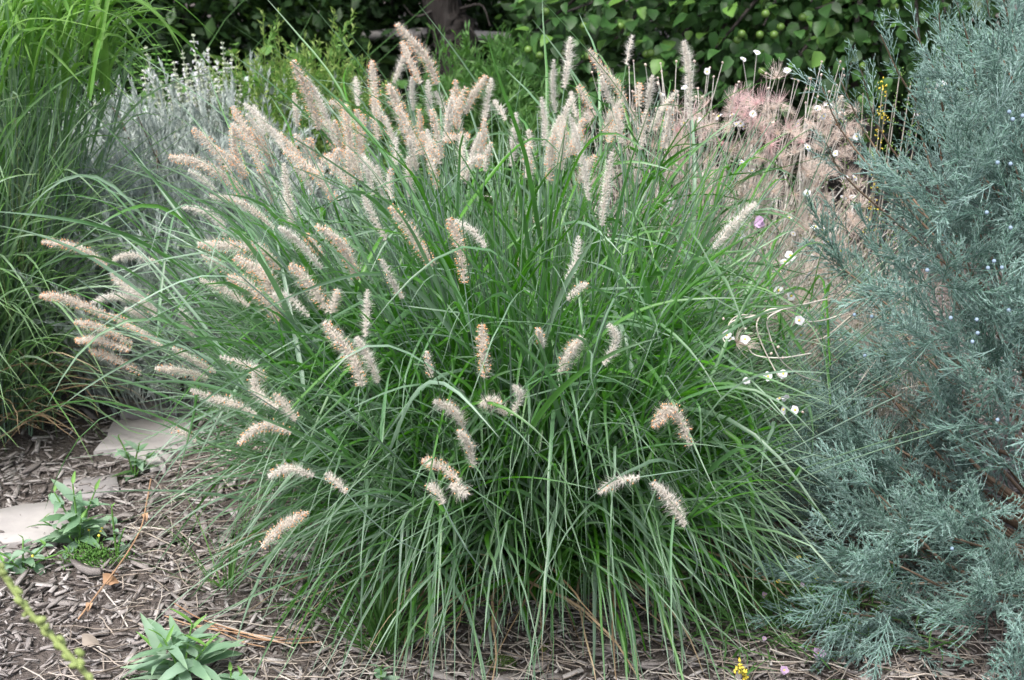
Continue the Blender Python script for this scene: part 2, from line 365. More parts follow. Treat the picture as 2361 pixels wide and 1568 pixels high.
def litter():
    n = 1800; Y = rng.uniform(2.05, 3.6, n); x = rng.uniform(-1.0, .85, n) + .12
    keep = rng.random(n) < np.where(x < -.4, .8, 1); x, Y = x[keep], Y[keep]; n = len(x)
    L = rng.uniform(.04, .22, n); a = rng.uniform(0, math.pi, n); s = np.linspace(-.5, .5, 5)
    P = np.stack([x[:, None] + np.cos(a)[:, None] * L[:, None] * s, Y[:, None] + np.sin(a)[:, None] * L[:, None] * s, np.zeros((n, 5))], -1)
    P[..., :2] += np.cumsum(rng.normal(0, .003, (n, 5, 2)), 1)
    P[..., 2] = hgt(P[..., 0], P[..., 1]) + rng.uniform(.008, .022, (n, 1)) + rng.normal(0, .003, (n, 5))
    part('straw_litter', tubes(P, rng.uniform(.0008, .0018, (n, 1)), 3, rng.random(n)), M['straw'], GROUND, kind='stuff')
litter()

DEB = []
def flagstone(pix, label, h=.016):
    pts = np.array([gnd(x, y) for x, y in pix]); pts[:, 2] = 0; c = pts.mean(0); n = len(pts); k = 4
    # refine the outline so that edges are uneven
    out = []
    for i in range(n):
        a, b = pts[i], pts[(i + 1) % n]
        for j in range(k): out.append(a + (b - a) * j / k + np.array([*rng.normal(0, .005, 2), 0]))
    out = np.array(out); m = len(out); top = out + [0, 0, h]; bev = c + (out - c) * .99 + [0, 0, h + .002]; inn = c + (out - c) * .5 + [0, 0, h + .003]
    inn[:, 2] += rng.normal(0, .0005, m)
    V = np.vstack([out - [0, 0, .03], top, bev, inn, [c + [0, 0, h + .003]]]); Q = []; T = []
    for j in range(m):
        q = (j + 1) % m
        for l in range(3): Q.append((l * m + j, l * m + q, (l + 1) * m + q, (l + 1) * m + j))
        T.append((3 * m + j, 3 * m + q, 4 * m))
    for _ in range(9):
        p = c + (pts[int(rng.integers(n))] - c) * U(.2, .95) + [0, 0, h + .006]; DEB.append(frame(p, [rng.normal(), rng.normal(), 0], (0, 0, 1), U(.008, .03)))
    o = part('flagstone', Geo().add(V, T, Q, rng.uniform(.4, .8)), M['stone'], None, smooth=False)
    tag(o, label, 'stepping stone', 'flagstones of the stepping path')
flagstone([(276, 930), (470, 918), (478, 946), (360, 971), (282, 962)], 'farthest pale flagstone, thin and broad, between the two grass clumps')
flagstone([(262, 985), (440, 976), (455, 1040), (398, 1058), (385, 1090), (345, 1094), (330, 1066), (222, 1052)], 'large pale flagstone in the gap between the two grass clumps')
flagstone([(150, 1118), (262, 1108), (278, 1148), (205, 1160), (150, 1166)], 'small grey flagstone right behind the leafy plant on the left')
flagstone([(-60, 1200), (138, 1168), (168, 1214), (126, 1264), (-60, 1268)], 'wide purplish grey flagstone at the left edge of the picture')
flagstone([(-60, 1290), (10, 1278), (60, 1285), (66, 1302), (10, 1318), (-60, 1330)], 'half buried flagstone under the low weeds at left edge')

scatter(GROUND, 'wood_chip', CHIPS, M['chip'], DEB, 45, 'chips', smooth=False)
# ---------------------------------------------------------------- woodland behind
def leafcloud(n, cen, rad, size, seed, flat=0.5, hollow=0.0, rows=3, asp=.55):
    r = np.random.default_rng(seed); g = Geo()
    d = unit(r.normal(0, 1, (n, 3))); q = r.uniform(hollow, 1, (n, 1)) ** (1 / 2.2)
    lump = 1 + .25 * np.sin(d[:, :1] * 5 + seed) * np.cos(d[:, 2:] * 4 + seed * 2)
    P = np.asarray(cen) + d * q * lump * np.asarray(rad)
    D = unit(d * .5 + r.normal(0, .7, (n, 3)) + [0, 0, -.25]); Nn = unit(r.normal(0, .6, (n, 3)) + [0, 0, 1])
    S = unit(np.cross(D, Nn)); L = size * r.uniform(.6, 1.3, (n, 1)); Wd = L * asp / 2
    up = np.cross(S, D)
    V = np.stack([P, P + D * L * .5 - S * Wd + up * Wd * .3, P + D * L * .5, P + D * L * .5 + S * Wd + up * Wd * .3, P + D * L], 1)
    idx = np.arange(n * 5).reshape(n, 5)
    T = np.concatenate([idx[:, [0, 2, 1]], idx[:, [0, 3, 2]], idx[:, [1, 2, 4]], idx[:, [2, 3, 4]]])
    return g.add(V, T, None, np.repeat(np.clip(r.normal(.45, .25, n), 0, 1), 5), np.tile([0, .5, .5, .5, 1], n))
def trunk(pts, r0, r1, S=14, K=24, rough=.06):
    P = curve(pts, K); return tubes(P[None], np.linspace(r0, r1, K)[None] * (1 + .25 * np.exp(-np.linspace(0, 12, K)))[None], S, .5, rough)
def limbs(base, top, n, L, r, rise=.3, K=7, lo=.3):
    out = Geo(); base = np.asarray(base); top = np.asarray(top)
    for i in range(n):
        a = rng.uniform(0, 2 * math.pi); p = base + (top - base) * rng.uniform(lo, 1); d = np.array([math.cos(a), math.sin(a), rise + rng.normal(0, .2)])
        P = p + d * np.linspace(0, L * rng.uniform(.6, 1.1), K)[:, None] + np.cumsum(rng.normal(0, L * .03, (K, 3)), 0)
        P[0] = p; out.merge(tubes(P[None], np.linspace(r, r * .25, K)[None], 6, .5))
    return out
def wood_tree(name, label, px, Y, h, r, crown, n, seed, lean=0, size=.13):
    b = at(px, 300, Y); b[2] = 0; t = thing(name, label, 'tree', b, 'shade trees of the wood behind')
    top = b + np.array([lean, .2, h]); part('trunk', trunk([b - [0, 0, .1], b + np.array([lean * .2, 0, h * .3]), b + np.array([lean * .55, .1, h * .65]), top], r, r * .45), M['bark'], t)
    part('branches', limbs(b + (top - b) * .3, top, 12, 1.6, r * .35), M['bark'], t)
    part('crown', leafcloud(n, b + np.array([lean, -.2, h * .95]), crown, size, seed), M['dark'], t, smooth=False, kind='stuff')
    return t
def woods():
    # the near dark trunk, with dead twigs
    b = at(1068, 200, 7.4); b[2] = 0
    t = thing('old_tree', 'dark leaning tree trunk with dead twigs behind the tallest plumes', 'tree', b)
    k1 = at(1052, 90, 7.4); k2 = at(1018, 0, 7.4); k3 = k2 + (k2 - k1) * 3 + [0, 0, 1.2]
    g = trunk([b - [0, 0, .15], b, k1, k2, (k2 + k3) / 2, k3], .115, .085, 26, 44, .10); part('trunk', g, M['bark'], t)
    part('limb', trunk([k2 + [0, 0, .3], k2 + [.3, 0, .9], k2 + [.9, .2, 1.8]], .06, .03, 10, 12), M['bark'], t)
    part('limb', trunk([k2 + [0, 0, .7], k2 + [-.5, 0, 1.4], k2 + [-1.1, .2, 2.1]], .05, .03, 10, 12), M['bark'], t)
    for x0, y0, x1, y1 in ((1010, 20, 930, 10), (1000, 60, 1012, 165), (1060, 40, 1100, 95), (1062, 20, 1130, 60), (1040, 10, 1085, 2), (1050, 90, 1000, 130), (1060, 70, 1068, 140)):
        a = at(x0, y0, 7.35); c = at(x1, y1, 7.2); P = curve([a, (a + c) / 2 + rng.normal(0, .03, 3), c], 8)
        part('dead_twig', tubes(P[None], np.linspace(.009, .003, 8)[None], 4), M['bark'], t)
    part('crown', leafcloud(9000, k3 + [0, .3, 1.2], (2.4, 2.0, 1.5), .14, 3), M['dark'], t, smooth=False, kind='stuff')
    # the wood
    wood_tree('shade_tree', 'dark tree trunk in the wood right of the feathery shrub top', 655, 9.0, 3.4, .10, (2.6, 2.2, 1.5), 9000, 21, -.2)
    wood_tree('shade_tree', 'black tree trunk in deep shade behind the left grass', 330, 9.6, 3.2, .11, (2.6, 2.4, 1.6), 9000, 22, .3)
    wood_tree('shade_tree', 'slim dark tree in the wood left of the dead twigged trunk', 850, 10.2, 3.6, .08, (2.4, 2.4, 1.6), 8000, 23, .2)
    wood_tree('shade_tree', 'dark tree behind the fruit tree at the right', 1750, 8.4, 3.2, .12, (2.8, 2.2, 1.5), 9000, 24, .1)
    wood_tree('shade_tree', 'dark tree at the far left of the wood', -60, 8.6, 3.2, .12, (2.4, 2.2, 1.5), 8000, 25, 0)
    # undergrowth
    for i, (px, Y, rx, rz, n, lab) in enumerate((
        (60, 7.0, 1.0, .95, 5200, 'dark leafy bush in shade behind the top of the left grass'),
        (400, 7.4, .95, .85, 5200, 'dark leafy bush behind the white flower spikes'),
        (700, 8.0, .9, .8, 4600, 'dark leafy bush behind the feathery shrub tips'),
        (905, 8.6, .8, .7, 3800, 'dark leafy bush left of the leaning trunk'),
        (1200, 8.4, .9, .95, 4600, 'dark leafy bush right of the leaning trunk'),
        (1600, 6.9, 1.1, 1.0, 5200, 'dark leafy bush hidden in shade beneath the fruit tree'),
        (2080, 6.9, 1.1, 1.0, 5200, 'dark leafy bush in shade behind the juniper top'))):
        b = at(px, 300, Y); b[2] = 0
        t = thing('dark_bush', lab, 'bush', b, 'dark bushes at the edge of the wood')
        part('stems', limbs(b, b + [0, 0, .3], 9, .7, .012, 1.2), M['bark'], t)
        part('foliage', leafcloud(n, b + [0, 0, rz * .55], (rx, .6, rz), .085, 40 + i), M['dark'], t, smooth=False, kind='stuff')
    # pole resting behind the trunk
    a, c = at(890, 79, 7.9), at(1115, 83, 7.9); P = curve([a - [.3, 0, .03], a, (a + c) / 2 + [0, 0, .012], c, c + [.3, 0, -.02]], 16)
    t = thing('weathered_pole', 'pale weathered pole lying level behind the leaning trunk', 'pole', P[8] * [1, 1, 0])
    part('pole', tubes(P[None], .028, 8, .5, .05), M['paint'], t)
    for q in (P[2], P[13]): part('post', tubes(np.linspace(q * [1, 1, 0] - [0, 0, .05], q - [0, 0, .027], 4)[None], .022, 7, .3), M['bark'], t)
    # pale shed glimpsed through leaves
    s0 = at(1190, 30, 13.0); t = thing('shed', 'pale garden shed glimpsed through a leaf gap above the slender weeds', 'shed', (s0[0], s0[1], 0))
    x0, y0 = s0[0] - .35, s0[1]
    def box(x, y, z, X, Y, Z):
        V = [(i, j, k) for k in (z, Z) for j in (y, Y) for i in (x, X)]
        return Geo().add(V, None, [(0, 2, 3, 1), (4, 5, 7, 6), (0, 1, 5, 4), (2, 6, 7, 3), (0, 4, 6, 2), (1, 3, 7, 5)])
    part('wall', box(x0, y0, 0, x0 + .8, y0 + 1.8, 2.0), M['wall'], t, False)
    for k in range(9): part('board', box(x0 - .004, y0 - .015, .02 + k * .22, x0 + .804, y0 - .002, .22 + k * .22), M['wall'], t, False)
    part('roof', box(x0 - .2, y0 - .2, 2.003, x0 + 1.0, y0 + 2.0, 2.1), M['roof'], t, False)
woods()

# ---------------------------------------------------------------- fruit tree
def fruit_tree():
    b = at(1995, 300, 5.6); b[2] = 0
    t = thing('fruit_tree', 'broad leaved fruit tree with small green fruit hanging low at the right', 'tree', b)
    part('trunk', trunk([b - [0, 0, .1], b + [-.05, 0, .6], b + [.05, 0, 1.3], b + [.0, .1, 2.2]], .10, .05, 14, 20, .05), M['bark'], t)
    tips = []
    ends = [(1235, 70), (1300, 30), (1330, 150), (1420, 90), (1480, 190), (1540, 40), (1590, 200), (1650, 110), (1700, 240), (1760, 60), (1800, 190), (1880, 110), (1950, 210), (2010, 60), (2060, 170), (2120, 100), (2180, 30), (1400, 10), (1680, 10), (1880, 20), (1560, 130), (1840, 260), (2000, 270), (2150, 230)]
    for i, (px, py) in enumerate(ends):
        e = at(px, py, rng.uniform(4.85, 5.3)); s = b + np.array([rng.normal(0, .05), 0, rng.uniform(.5, 1.5)])
        mid = (s + e) / 2 + np.array([0, -.05, rng.uniform(.1, .3)])
        P = curve([s, mid, e], 14); part('branch', tubes(P[None], np.linspace(.022, .004, 14)[None], 6), M['bark'], t); tips.append(P)
    Ms = []
    def put(p, out, L):
        D = out * .8 + rng.normal(0, .6, 3) + [0, -.3, -.25]; Ms.append(frame(p, D, rng.normal(0, .45, 3) + [0, -.25, 1], L))
    for P in tips:
        for k in range(62):
            p = P[int(rng.integers(4, 14))] + rng.normal(0, .075, 3); put(p, unit(P[-1] - P[4]), rng.uniform(.045, .085))
    for k in range(3800):
        px = rng.uniform(1205, 2300); lim = 235 + 45 * math.sin(px / 90.) + 25 * math.sin(px / 31.)
        if px < 1330: lim -= (1330 - px) * 1.0
        py = rng.uniform(-260, max(lim, 20))
        if math.sin(px / 41. + 2 * math.sin(py / 27.)) + math.cos(py / 33. + px / 97.) > .75: continue
        p = at(px, py, rng.uniform(4.75, 5.8)); put(p, unit(p - (b + [0, 0, 1])), rng.uniform(.04, .085))
    geos = [leaf(1, rng.uniform(.52, .66), rng.uniform(.15, .45), rng.uniform(.3, .9), 6, .62, rng.uniform(0, .05), rnd=r) for r in (.12, .25, .35, .45, .5, .6, .7, .98)]
    scatter(t, 'leaf', geos, M['pear'], Ms, 300, 'foliage')
    part('upper_foliage', leafcloud(6000, b + [-.2, .1, 2.1], (2.0, 1.2, 1.2), .09, 77), M['pear'], t, kind='stuff')
    fg = blob(.0145, 10, 7, (1, 1, .95)); me = fg.mesh('fruit', M['fruit'])
    for px, py in ((1218, 115), (1245, 128), (1295, 125), (1350, 130), (1490, 125), (1500, 122), (1345, 60), (1258, 27), (1710, 78), (1785, 80), (1752, 80), (1700, 92), (1765, 32), (1800, 62), (1990, 152), (2062, 15), (1985, 230), (1757, 165), (1430, 60), (1850, 40)):
        Mx = np.eye(4); Mx[:3, 3] = at(px, py, 4.78 + rng.uniform(0, .05)); inst('fruit', me, Mx, t)
fruit_tree()

# ---------------------------------------------------------------- sprig shapes
def lance_sprig(L, nl, ll, lw, spread, seed, r0=.0012, curl=.4, stem_bend=.12, branch=0):
    """a stem along +Y with narrow leaves; optional side branchlets"""
    r = np.random.default_rng(seed); g = Geo(); K = 8; s = np.linspace(0, 1, K)
    def one(base, dr, ln, n, lfl, rr):
        ax = unit(np.cross(dr, r.normal(0, 1, 3))); P = base + dr * ln * s[:, None] + ax * (s ** 2 * ln * stem_bend * r.normal(0, 1))[:, None]
        g.merge(tubes(P[None], np.linspace(rr, rr * .4, K)[None], 3, .6))
        q = r.uniform(.12, 1, n); ip = q * (K - 1); i0 = np.minimum(ip.astype(int), K - 2); Pp = P[i0] + (P[i0 + 1] - P[i0]) * (ip - i0)[:, None]
        D = unit(dr * (1 - spread) + unit(r.normal(0, 1, (n, 3)) - 0) * spread + dr * .25)
        Lf = lfl * r.uniform(.6, 1.2, n) * (1.1 - .5 * q); sd_ = unit(np.cross(D, r.normal(0, 1, (n, 3)))); w_ = Lf * lw / lfl / 2
        V = np.stack([Pp, Pp + D * Lf[:, None] * .5 - sd_ * w_[:, None], Pp + D * Lf[:, None] * .5 + sd_ * w_[:, None], Pp + D * Lf[:, None] + [0, 0, 0]], 1)
        idx = np.arange(n * 4).reshape(n, 4); T = np.concatenate([idx[:, [0, 2, 1]], idx[:, [1, 2, 3]]])
        g.add(V, T, None, np.repeat(r.random(n), 4), np.repeat(q, 4)); return P
    y = np.array([0, 1., 0]); P = one(np.zeros(3), y, L, nl, ll, r0)
    for b in range(branch):
        q = r.uniform(.25, .92); p = P[int(q * (K - 1))]; a = r.uniform(0, 6.28)
        d = unit(y * r.uniform(.8, 1.3) + .7 * np.array([math.cos(a), 0, math.sin(a)])); one(p, d, L * r.uniform(.18, .38) * (1.3 - q), int(nl * .3), ll * .8, r0 * .6)
    return g
def upright(base, tilt, az):
    return np.array([math.sin(tilt) * math.cos(az), math.sin(tilt) * math.sin(az), math.cos(tilt)])
def shrub(name, label, cat, cen, n, geos, mat, rad, hmin, hmax, tmax, pname, npart, group=None, lean=(0, 0), stuff='foliage'):
    t = thing(name, label, cat, cen, group); Ms = []
    for k in range(n):
        a = rng.uniform(0, 6.28); q = math.sqrt(rng.random()); p = np.asarray(cen) + np.array([math.cos(a) * q * rad * .6, math.sin(a) * q * rad * .6, 0])
        d = upright(p, tmax * q * rng.uniform(.5, 1.1), a) + np.array([lean[0], lean[1], 0]) + rng.normal(0, .06, 3)
        Ms.append(frame(p, d, rng.normal(0, 1, 3), rng.uniform(hmin, hmax)))
    part('woody_base', limbs(np.asarray(cen), np.asarray(cen) + [0, 0, .06], 14, hmax * .45, .006, 1.6, lo=0), M['jbark'], t)
    scatter(t, pname, geos, mat, Ms, npart, stuff, margin=500); return t

# silver shrub masses (behind left) ; sprigs hang on a lifted dome so they stand tall
def silver():
    geos = [lance_sprig(1, 170, .05, .007, .35, 100 + i, .004, branch=9) for i in range(6)]
    for cx, base_y, Y, n, h, rad, lab in ((300, 0, 4.1, 250, .74, .46, 'silver grey shrub with fine upright twigs beside the left grass'),
                                 (520, 0, 4.45, 190, .80, .34, 'taller silver grey shrub below the white flower spikes'),
                                 (350, 0, 3.8, 250, .68, .40, 'low silver grey shrub in the gap behind the stepping stones')):
        c = at(cx, 300, Y); c[2] = 0
        shrub('silver_shrub', lab, 'shrub', c, n, geos, M['silver'], rad, h * .72, h * 1.08, .55, 'sprig', 290, 'silver grey shrubs')
silver()

# white flowered sage
def sage():
    c = at(470, 300, 4.75); c[2] = 0
    t = thing('white_sage', 'sage in bloom with tall spikes of small white flowers', 'flowering plant', c)
    spk = [(335, 105), (445, 78), (420, 115), (400, 140), (470, 118), (480, 108), (512, 95), (525, 140), (545, 150), (400, 165), (430, 150), (455, 150), (490, 155), (350, 170), (372, 185), (540, 180), (555, 190), (395, 190), (440, 180), (505, 175), (415, 200), (470, 195), (525, 205), (340, 190), (360, 205), (450, 215), (490, 215), (400, 225), (550, 215), (430, 230), (215, 235), (277, 290), (330, 160), (515, 160), (462, 140), (535, 120), (388, 205), (478, 170), (500, 135), (410, 175)]
    for px, py in spk:
        e = at(px, py, 4.55 + rng.uniform(-.15, .3)); s = c + np.array([(e[0] - c[0]) * .5, rng.normal(0, .1), 0]); P = curve([s, (s + e) / 2 + [0, 0, .05], e], 16)
        o = part('flower_spike', tubes(P[None], np.linspace(.0035, .0016, 16)[None], 4), M['calyx'], t)
        g = Geo(); cal = Geo(); top = P[-1]; d = unit(P[-1] - P[-4]); nw = int(rng.integers(6, 14))
        for k in range(nw):
            q = top - d * (.010 + k * .021 + U(0, .008)); m = int(rng.integers(3, 7)); a = rng.uniform(0, 6.28) + np.arange(m) * 6.28 / m
            out = np.stack([np.cos(a), np.sin(a), rng.uniform(.5, 1.8, m)], -1)
            cal.merge(seeds(np.repeat(q[None], m, 0), out, .011 + .0006 * k, .0032, rng.random(m)))
            if rng.random() < .6:
                m2 = int(rng.integers(1, 4)); a2 = rng.uniform(0, 6.28, m2); o2 = np.stack([np.cos(a2), np.sin(a2), np.full(m2, .45)], -1)
                for j in range(m2):
                    for tw_ in (-.5, .5): g.merge(leaf(.014, .011, .5, .8, 4), frame(q + o2[j] * .008, o2[j] + [0, 0, tw_], (0, 0, 1)))
        part('calyxes', cal, M['calyx'], o, kind='stuff')
        if g.n: part('flowers', g, M['white'], o, kind='stuff')
    geos = [lance_sprig(1, 26, .16, .06, .75, 130 + i, .006) for i in range(3)]
    Ms = [frame(c + np.array([rng.normal(0, .25), rng.normal(0, .15), 0]), [rng.normal(0, .3), rng.normal(0, .3), 1], rng.normal(0, 1, 3), rng.uniform(.4, .75)) for _ in range(70)]
    scatter(t, 'leafy_stem', geos, M['silver'], Ms, 40, 'foliage')
sage()

# low broad-leaved vines and weeds behind
def vines():
    geos = [leaf(1, .85, .2, .5, 6, .7, .04, rnd=r) for r in (.2, .4, .6, .8)]
    for px, Y, rx, h, n, lab in ((270, 5.2, .55, .72, 520, 'leafy green vine behind the silver shrub beside the left grass'), (560, 5.4, .45, .78, 380, 'leafy green vine between the white spikes and the feathery shrub'),
                            (420, 4.9, .35, .42, 260, 'low bright green vine under the white flower spikes'), (900, 5.6, .7, .62, 380, 'low green leafy plants behind the middle plumes')):
        c = at(px, 300, Y); c[2] = 0; t = thing('leafy_vine', lab, 'vine', c, 'leafy vines behind the border'); Ms = []
        for k in range(n):
            d = unit(rng.normal(0, 1, 3)); d[2] = abs(d[2]); q = rng.uniform(.55, 1); p = c + d * q * np.array([rx, .3, h])
            Ms.append(frame(p, d * [1, 1, .2] + rng.normal(0, .4, 3) + [0, -.2, -.2], rng.normal(0, .4, 3) + [0, -.3, 1], rng.uniform(.04, .08)))
        part('stems', limbs(c, c + [0, 0, .2], 12, h, .004, 1.0), M['weed'], t); scatter(t, 'leaf', geos, M['vine'], Ms, 120, 'foliage')
    # pinnate fronds
    c = at(330, 200, 5.3); c[2] = 0; t = thing('fern_like_sapling', 'young sapling with ferny divided leaves beside the left grass top', 'sapling', c)
    for px, py in ((360, 105), (330, 115), (385, 120), (345, 140), (390, 150), (300, 130)):
        e = at(px, py, 5.2); P = curve([c, (c + e) / 2 + [0, 0, .05], e], 22); part('stem', tubes(P[None], np.linspace(.004, .002, 22)[None], 4), M['weed'], t)
        g = Geo()
        for i in range(8, 22):
            d = unit(P[i] - P[i - 1])
            for sgn in (-1, 1): g.merge(leaf(.075 * (1.3 - i / 22), .014, .2, .4, 4, rnd=rng.random()), frame(P[i], d * .5 + np.array([sgn, 0, -.15]), (0, -.3, 1)))
        part('frond', g, M['green'], t, kind='stuff')
vines()

# feathery shrub and slender weeds
def feathery():
    geos = [lance_sprig(1, 90, .042, .010, .6, 200 + i, .003, branch=14) for i in range(6)]
    c = at(690, 300, 4.7); c[2] = 0
    t = thing('feathery_shrub', 'feathery yellow green shrub with wispy upright branches left of the plumes', 'shrub', c); Ms = []
    ends = [(565, 30), (640, 55), (700, 48), (745, 25), (760, 60), (600, 85), (620, 110), (790, 80), (580, 120), (670, 90), (720, 90), (815, 120), (840, 145), (690, 130), (640, 140), (600, 160), (745, 115), (780, 130), (560, 150), (720, 150)]
    for px, py in ends:
        e = at(px, py, 4.6 + rng.uniform(-.15, .25)); s = c + [(e[0] - c[0]) * .45, rng.normal(0, .08), .05]; Ms.append(frame(s, e - s, rng.normal(0, 1, 3), np.linalg.norm(e - s)))
    for k in range(170):
        px = rng.uniform(555, 850); py = rng.uniform(120, 300); e = at(px, py, 4.55 + rng.uniform(-.2, .35)); s = c + [(e[0] - c[0]) * .5, rng.normal(0, .1), 0]
        Ms.append(frame(s, e - s, rng.normal(0, 1, 3), np.linalg.norm(e - s)))
    scatter(t, 'branch', geos, M['feather'], Ms, 190, 'foliage', margin=2000)
    geos2 = [lance_sprig(1, 90, .075, .014, .55, 230 + i, .0045, branch=6) for i in range(5)]
    for px, Y, n, w_, hi, lab in ((1050, 4.9, 40, 60, (70, 200), 'slender leafy weed in front of the leaning trunk'), (1160, 5.0, 70, 80, (60, 220), 'slender leafy weeds left of the fruit tree'), (1235, 4.8, 70, 80, (120, 280), 'slender leafy weeds under the fruit tree edge behind the plumes'), (960, 5.0, 50, 80, (190, 270), 'low slender weeds behind the tallest plumes')):
        c = at(px, 300, Y); c[2] = 0; t = thing('slender_weed', lab, 'weed', c, 'slender weeds behind the grass'); Ms = []
        for k in range(n):
            if px == 1050 and k > 12: break
            e = at(px + rng.uniform(-w_, w_), rng.uniform(*hi), Y + rng.normal(0, .12)); s = c + [(e[0] - c[0]) * .7, rng.normal(0, .1), 0]; Ms.append(frame(s, e - s, rng.normal(0, 1, 3), np.linalg.norm(e - s)))
        scatter(t, 'stem', geos2, M['weed'], Ms, 60, 'foliage', margin=2000)
feathery()

# ---------------------------------------------------------------- pale flowering shrub at the right
def flower_geo(r, sz=.013):
    g = Geo(); rr = np.random.default_rng(r)
    for j in range(5):
        a = j * 2 * math.pi / 5 + rr.normal(0, .12); d = np.array([math.cos(a), math.sin(a), rr.uniform(.05, .7)])
        g.merge(leaf(sz * rr.uniform(.85, 1.15), sz * 1.0, .25, .5, 5, .95, rnd=rr.random()), frame((0, 0, 0), d, (0, 0, 1)))
    return g
def seed_geo(r, n=60, L=.03):
    rr = np.random.default_rng(r); d = unit(rr.normal(0, 1, (n, 3)) * [1, 1, .7] + [0, 0, .75]); K = 4; s = np.linspace(0, 1, K)
    c = unit(rr.normal(0, 1, 3) + [0, 0, .4])
    P = (d * L)[:, None] * s[None, :, None] * rr.uniform(.6, 1.1, (n, 1, 1)) + c * (s ** 2)[None, :, None] * L * .35
    sd_ = unit(np.cross(d, rr.normal(0, 1, (n, 3))))[:, None]; return ribbons(P, np.broadcast_to(sd_, P.shape), np.broadcast_to(sd_, P.shape), np.broadcast_to(np.linspace(.00042, .0002, K), (n, K)), 0, rr.random(n), False)
FLOWERS = [flower_geo(i) for i in range(5)]; SEEDS = [seed_geo(i) for i in range(6)]
DISC = blob(.0026, 8, 5, (1, 1, .6))
def pale_shrub():
    c = at(1640, 300, 3.75); c[2] = 0
    t = thing('pale_flowering_shrub', 'twiggy pale shrub with white flowers and feathery pink seed heads beside the juniper', 'shrub', c)
    n = 950; a = rng.uniform(0, 6.28, n); q = np.sqrt(rng.random(n)); K = 9; s = np.linspace(0, 1, K)
    base = c + np.stack([np.cos(a) * q * .35, np.sin(a) * q * .3, np.zeros(n)], -1)
    end = np.stack([c[0] + np.cos(a) * q * .62 + rng.normal(0, .05, n), c[1] + np.sin(a) * q * .6 - .02, rng.uniform(.35, .78, n) * np.sqrt(1 - .6 * q ** 2)], -1)
    mid = base * .45 + end * .55 + np.stack([rng.normal(0, .06, n), rng.normal(0, .06, n), rng.uniform(.0, .15, n)], -1)
    P = ((1 - s) ** 2)[None, :, None] * base[:, None] + (2 * s * (1 - s))[None, :, None] * mid[:, None] + (s ** 2)[None, :, None] * end[:, None]
    P = P + np.cumsum(rng.normal(0, .006, P.shape), 1)
    part('twigs', tubes(P, np.linspace(.0022, .0008, K)[None] * rng.uniform(.7, 1.3, (n, 1)), 3, rng.random(n)), M['twig'], t, kind='stuff')
    n2 = 420; b2 = np.stack([U(.5, .95, n2), U(2.95, 3.35, n2), U(0, .02, n2)], -1); e2 = b2 + np.stack([rng.normal(0, .12, n2), rng.normal(-.03, .1, n2), U(.2, .62, n2)], -1)
    P2 = b2[:, None] * (1 - s)[None, :, None] + e2[:, None] * s[None, :, None] + np.cumsum(rng.normal(0, .008, (n2, K, 3)), 1); P2[..., 2] = np.maximum(P2[..., 2], .004)
    part('low_twigs', tubes(P2, np.linspace(.002, .0008, K)[None] * rng.uniform(.7, 1.3, (n2, 1)), 3, rng.random(n2)), M['twig'], t, kind='stuff')
    P = np.concatenate([P, P2]); n += n2
    # side twiglets and leaves
    m = 8000; i = rng.integers(0, n, m); k = rng.integers(2, K, m); p = P[i, k]; d = unit(rng.normal(0, 1, (m, 3)) + [0, 0, .6])
    part('twiglets', hairs(p, d, rng.uniform(.02, .07, m), .0008, 0, rng.random(m)), M['twig'], t, kind='stuff')
    m = 11000; i = rng.integers(0, n, m); k = rng.integers(2, K, m); p = P[i, k] + rng.normal(0, .014, (m, 3))
    part('leaves', seeds(p, rng.normal(0, 1, (m, 3)) + [0, 0, .4], rng.uniform(.007, .014, m), .0016, rng.random(m)), M['tinyleaf'], t, kind='stuff')
    def stalk(pt, r0=.0016, side=None):
        j = int(np.argmin(np.linalg.norm((end - pt) * [1, .4, 1] + [0, 0, .15], axis=1))); b = P[j, 5]
        Pc = curve([b, (b + pt) / 2 + rng.normal(0, .012, 3), pt], 8); part('stalk', tubes(Pc[None], np.linspace(r0, r0 * .55, 8)[None], 4, .8), M['twig'], t); return unit(Pc[-1] - Pc[-3])
    fm = [g.mesh('flower', M['white']) for g in FLOWERS]; dm = DISC.mesh('flower_centre', M['yellow']); sp = [g.mesh('seed_head', M['seedpink']) for g in SEEDS]; scr = [g.mesh('seed_head', M['seedcream']) for g in SEEDS]
    bud = blob(.0032, 6, 4, (1, 1, 1.3)).mesh('bud', M['seedcream'])
    def put(kind, px, py, Y, sc=1.0, st=True):
        p = at(px, py, Y); d = stalk(p) if st else unit(rng.normal(0, .5, 3) + [0, -.3, 1])
        Mx = frame(p, rng.normal(0, 1, 3), d + np.array([0, -.45, .2]) + rng.normal(0, .25, 3), sc)
        if kind == 'f':
            o = inst('flower', fm[int(rng.integers(5))], Mx, t); ob = bpy.data.objects.new('flower_centre', dm); COL.objects.link(ob); ob.parent = o; ob.location = (0, 0, .002)
        elif kind == 'b': inst('bud', bud, Mx, t)
        else: inst('seed_head', (sp if kind == 'p' else scr)[int(rng.integers(6))], Mx, t)
    for px, py in ((1745, 122), (1713, 137), (1631, 165), (1815, 163), (1832, 184), (1524, 218), (1736, 262), (1697, 287), (1708, 285), (1577, 283), (1610, 277), (1908, 243), (1578, 203), (1885, 250), (1838, 285), (1865, 290), (1970, 410), (1965, 455), (1944, 455)):
        put('f', px, py, 3.3 + rng.uniform(-.05, .25), .9)
    for px, py in ((2172, 200), (2230, 212), (2120, 265), (2060, 413), (2300, 222)): put('f', px, py, 2.95 + rng.uniform(0, .2), 1.35, False)
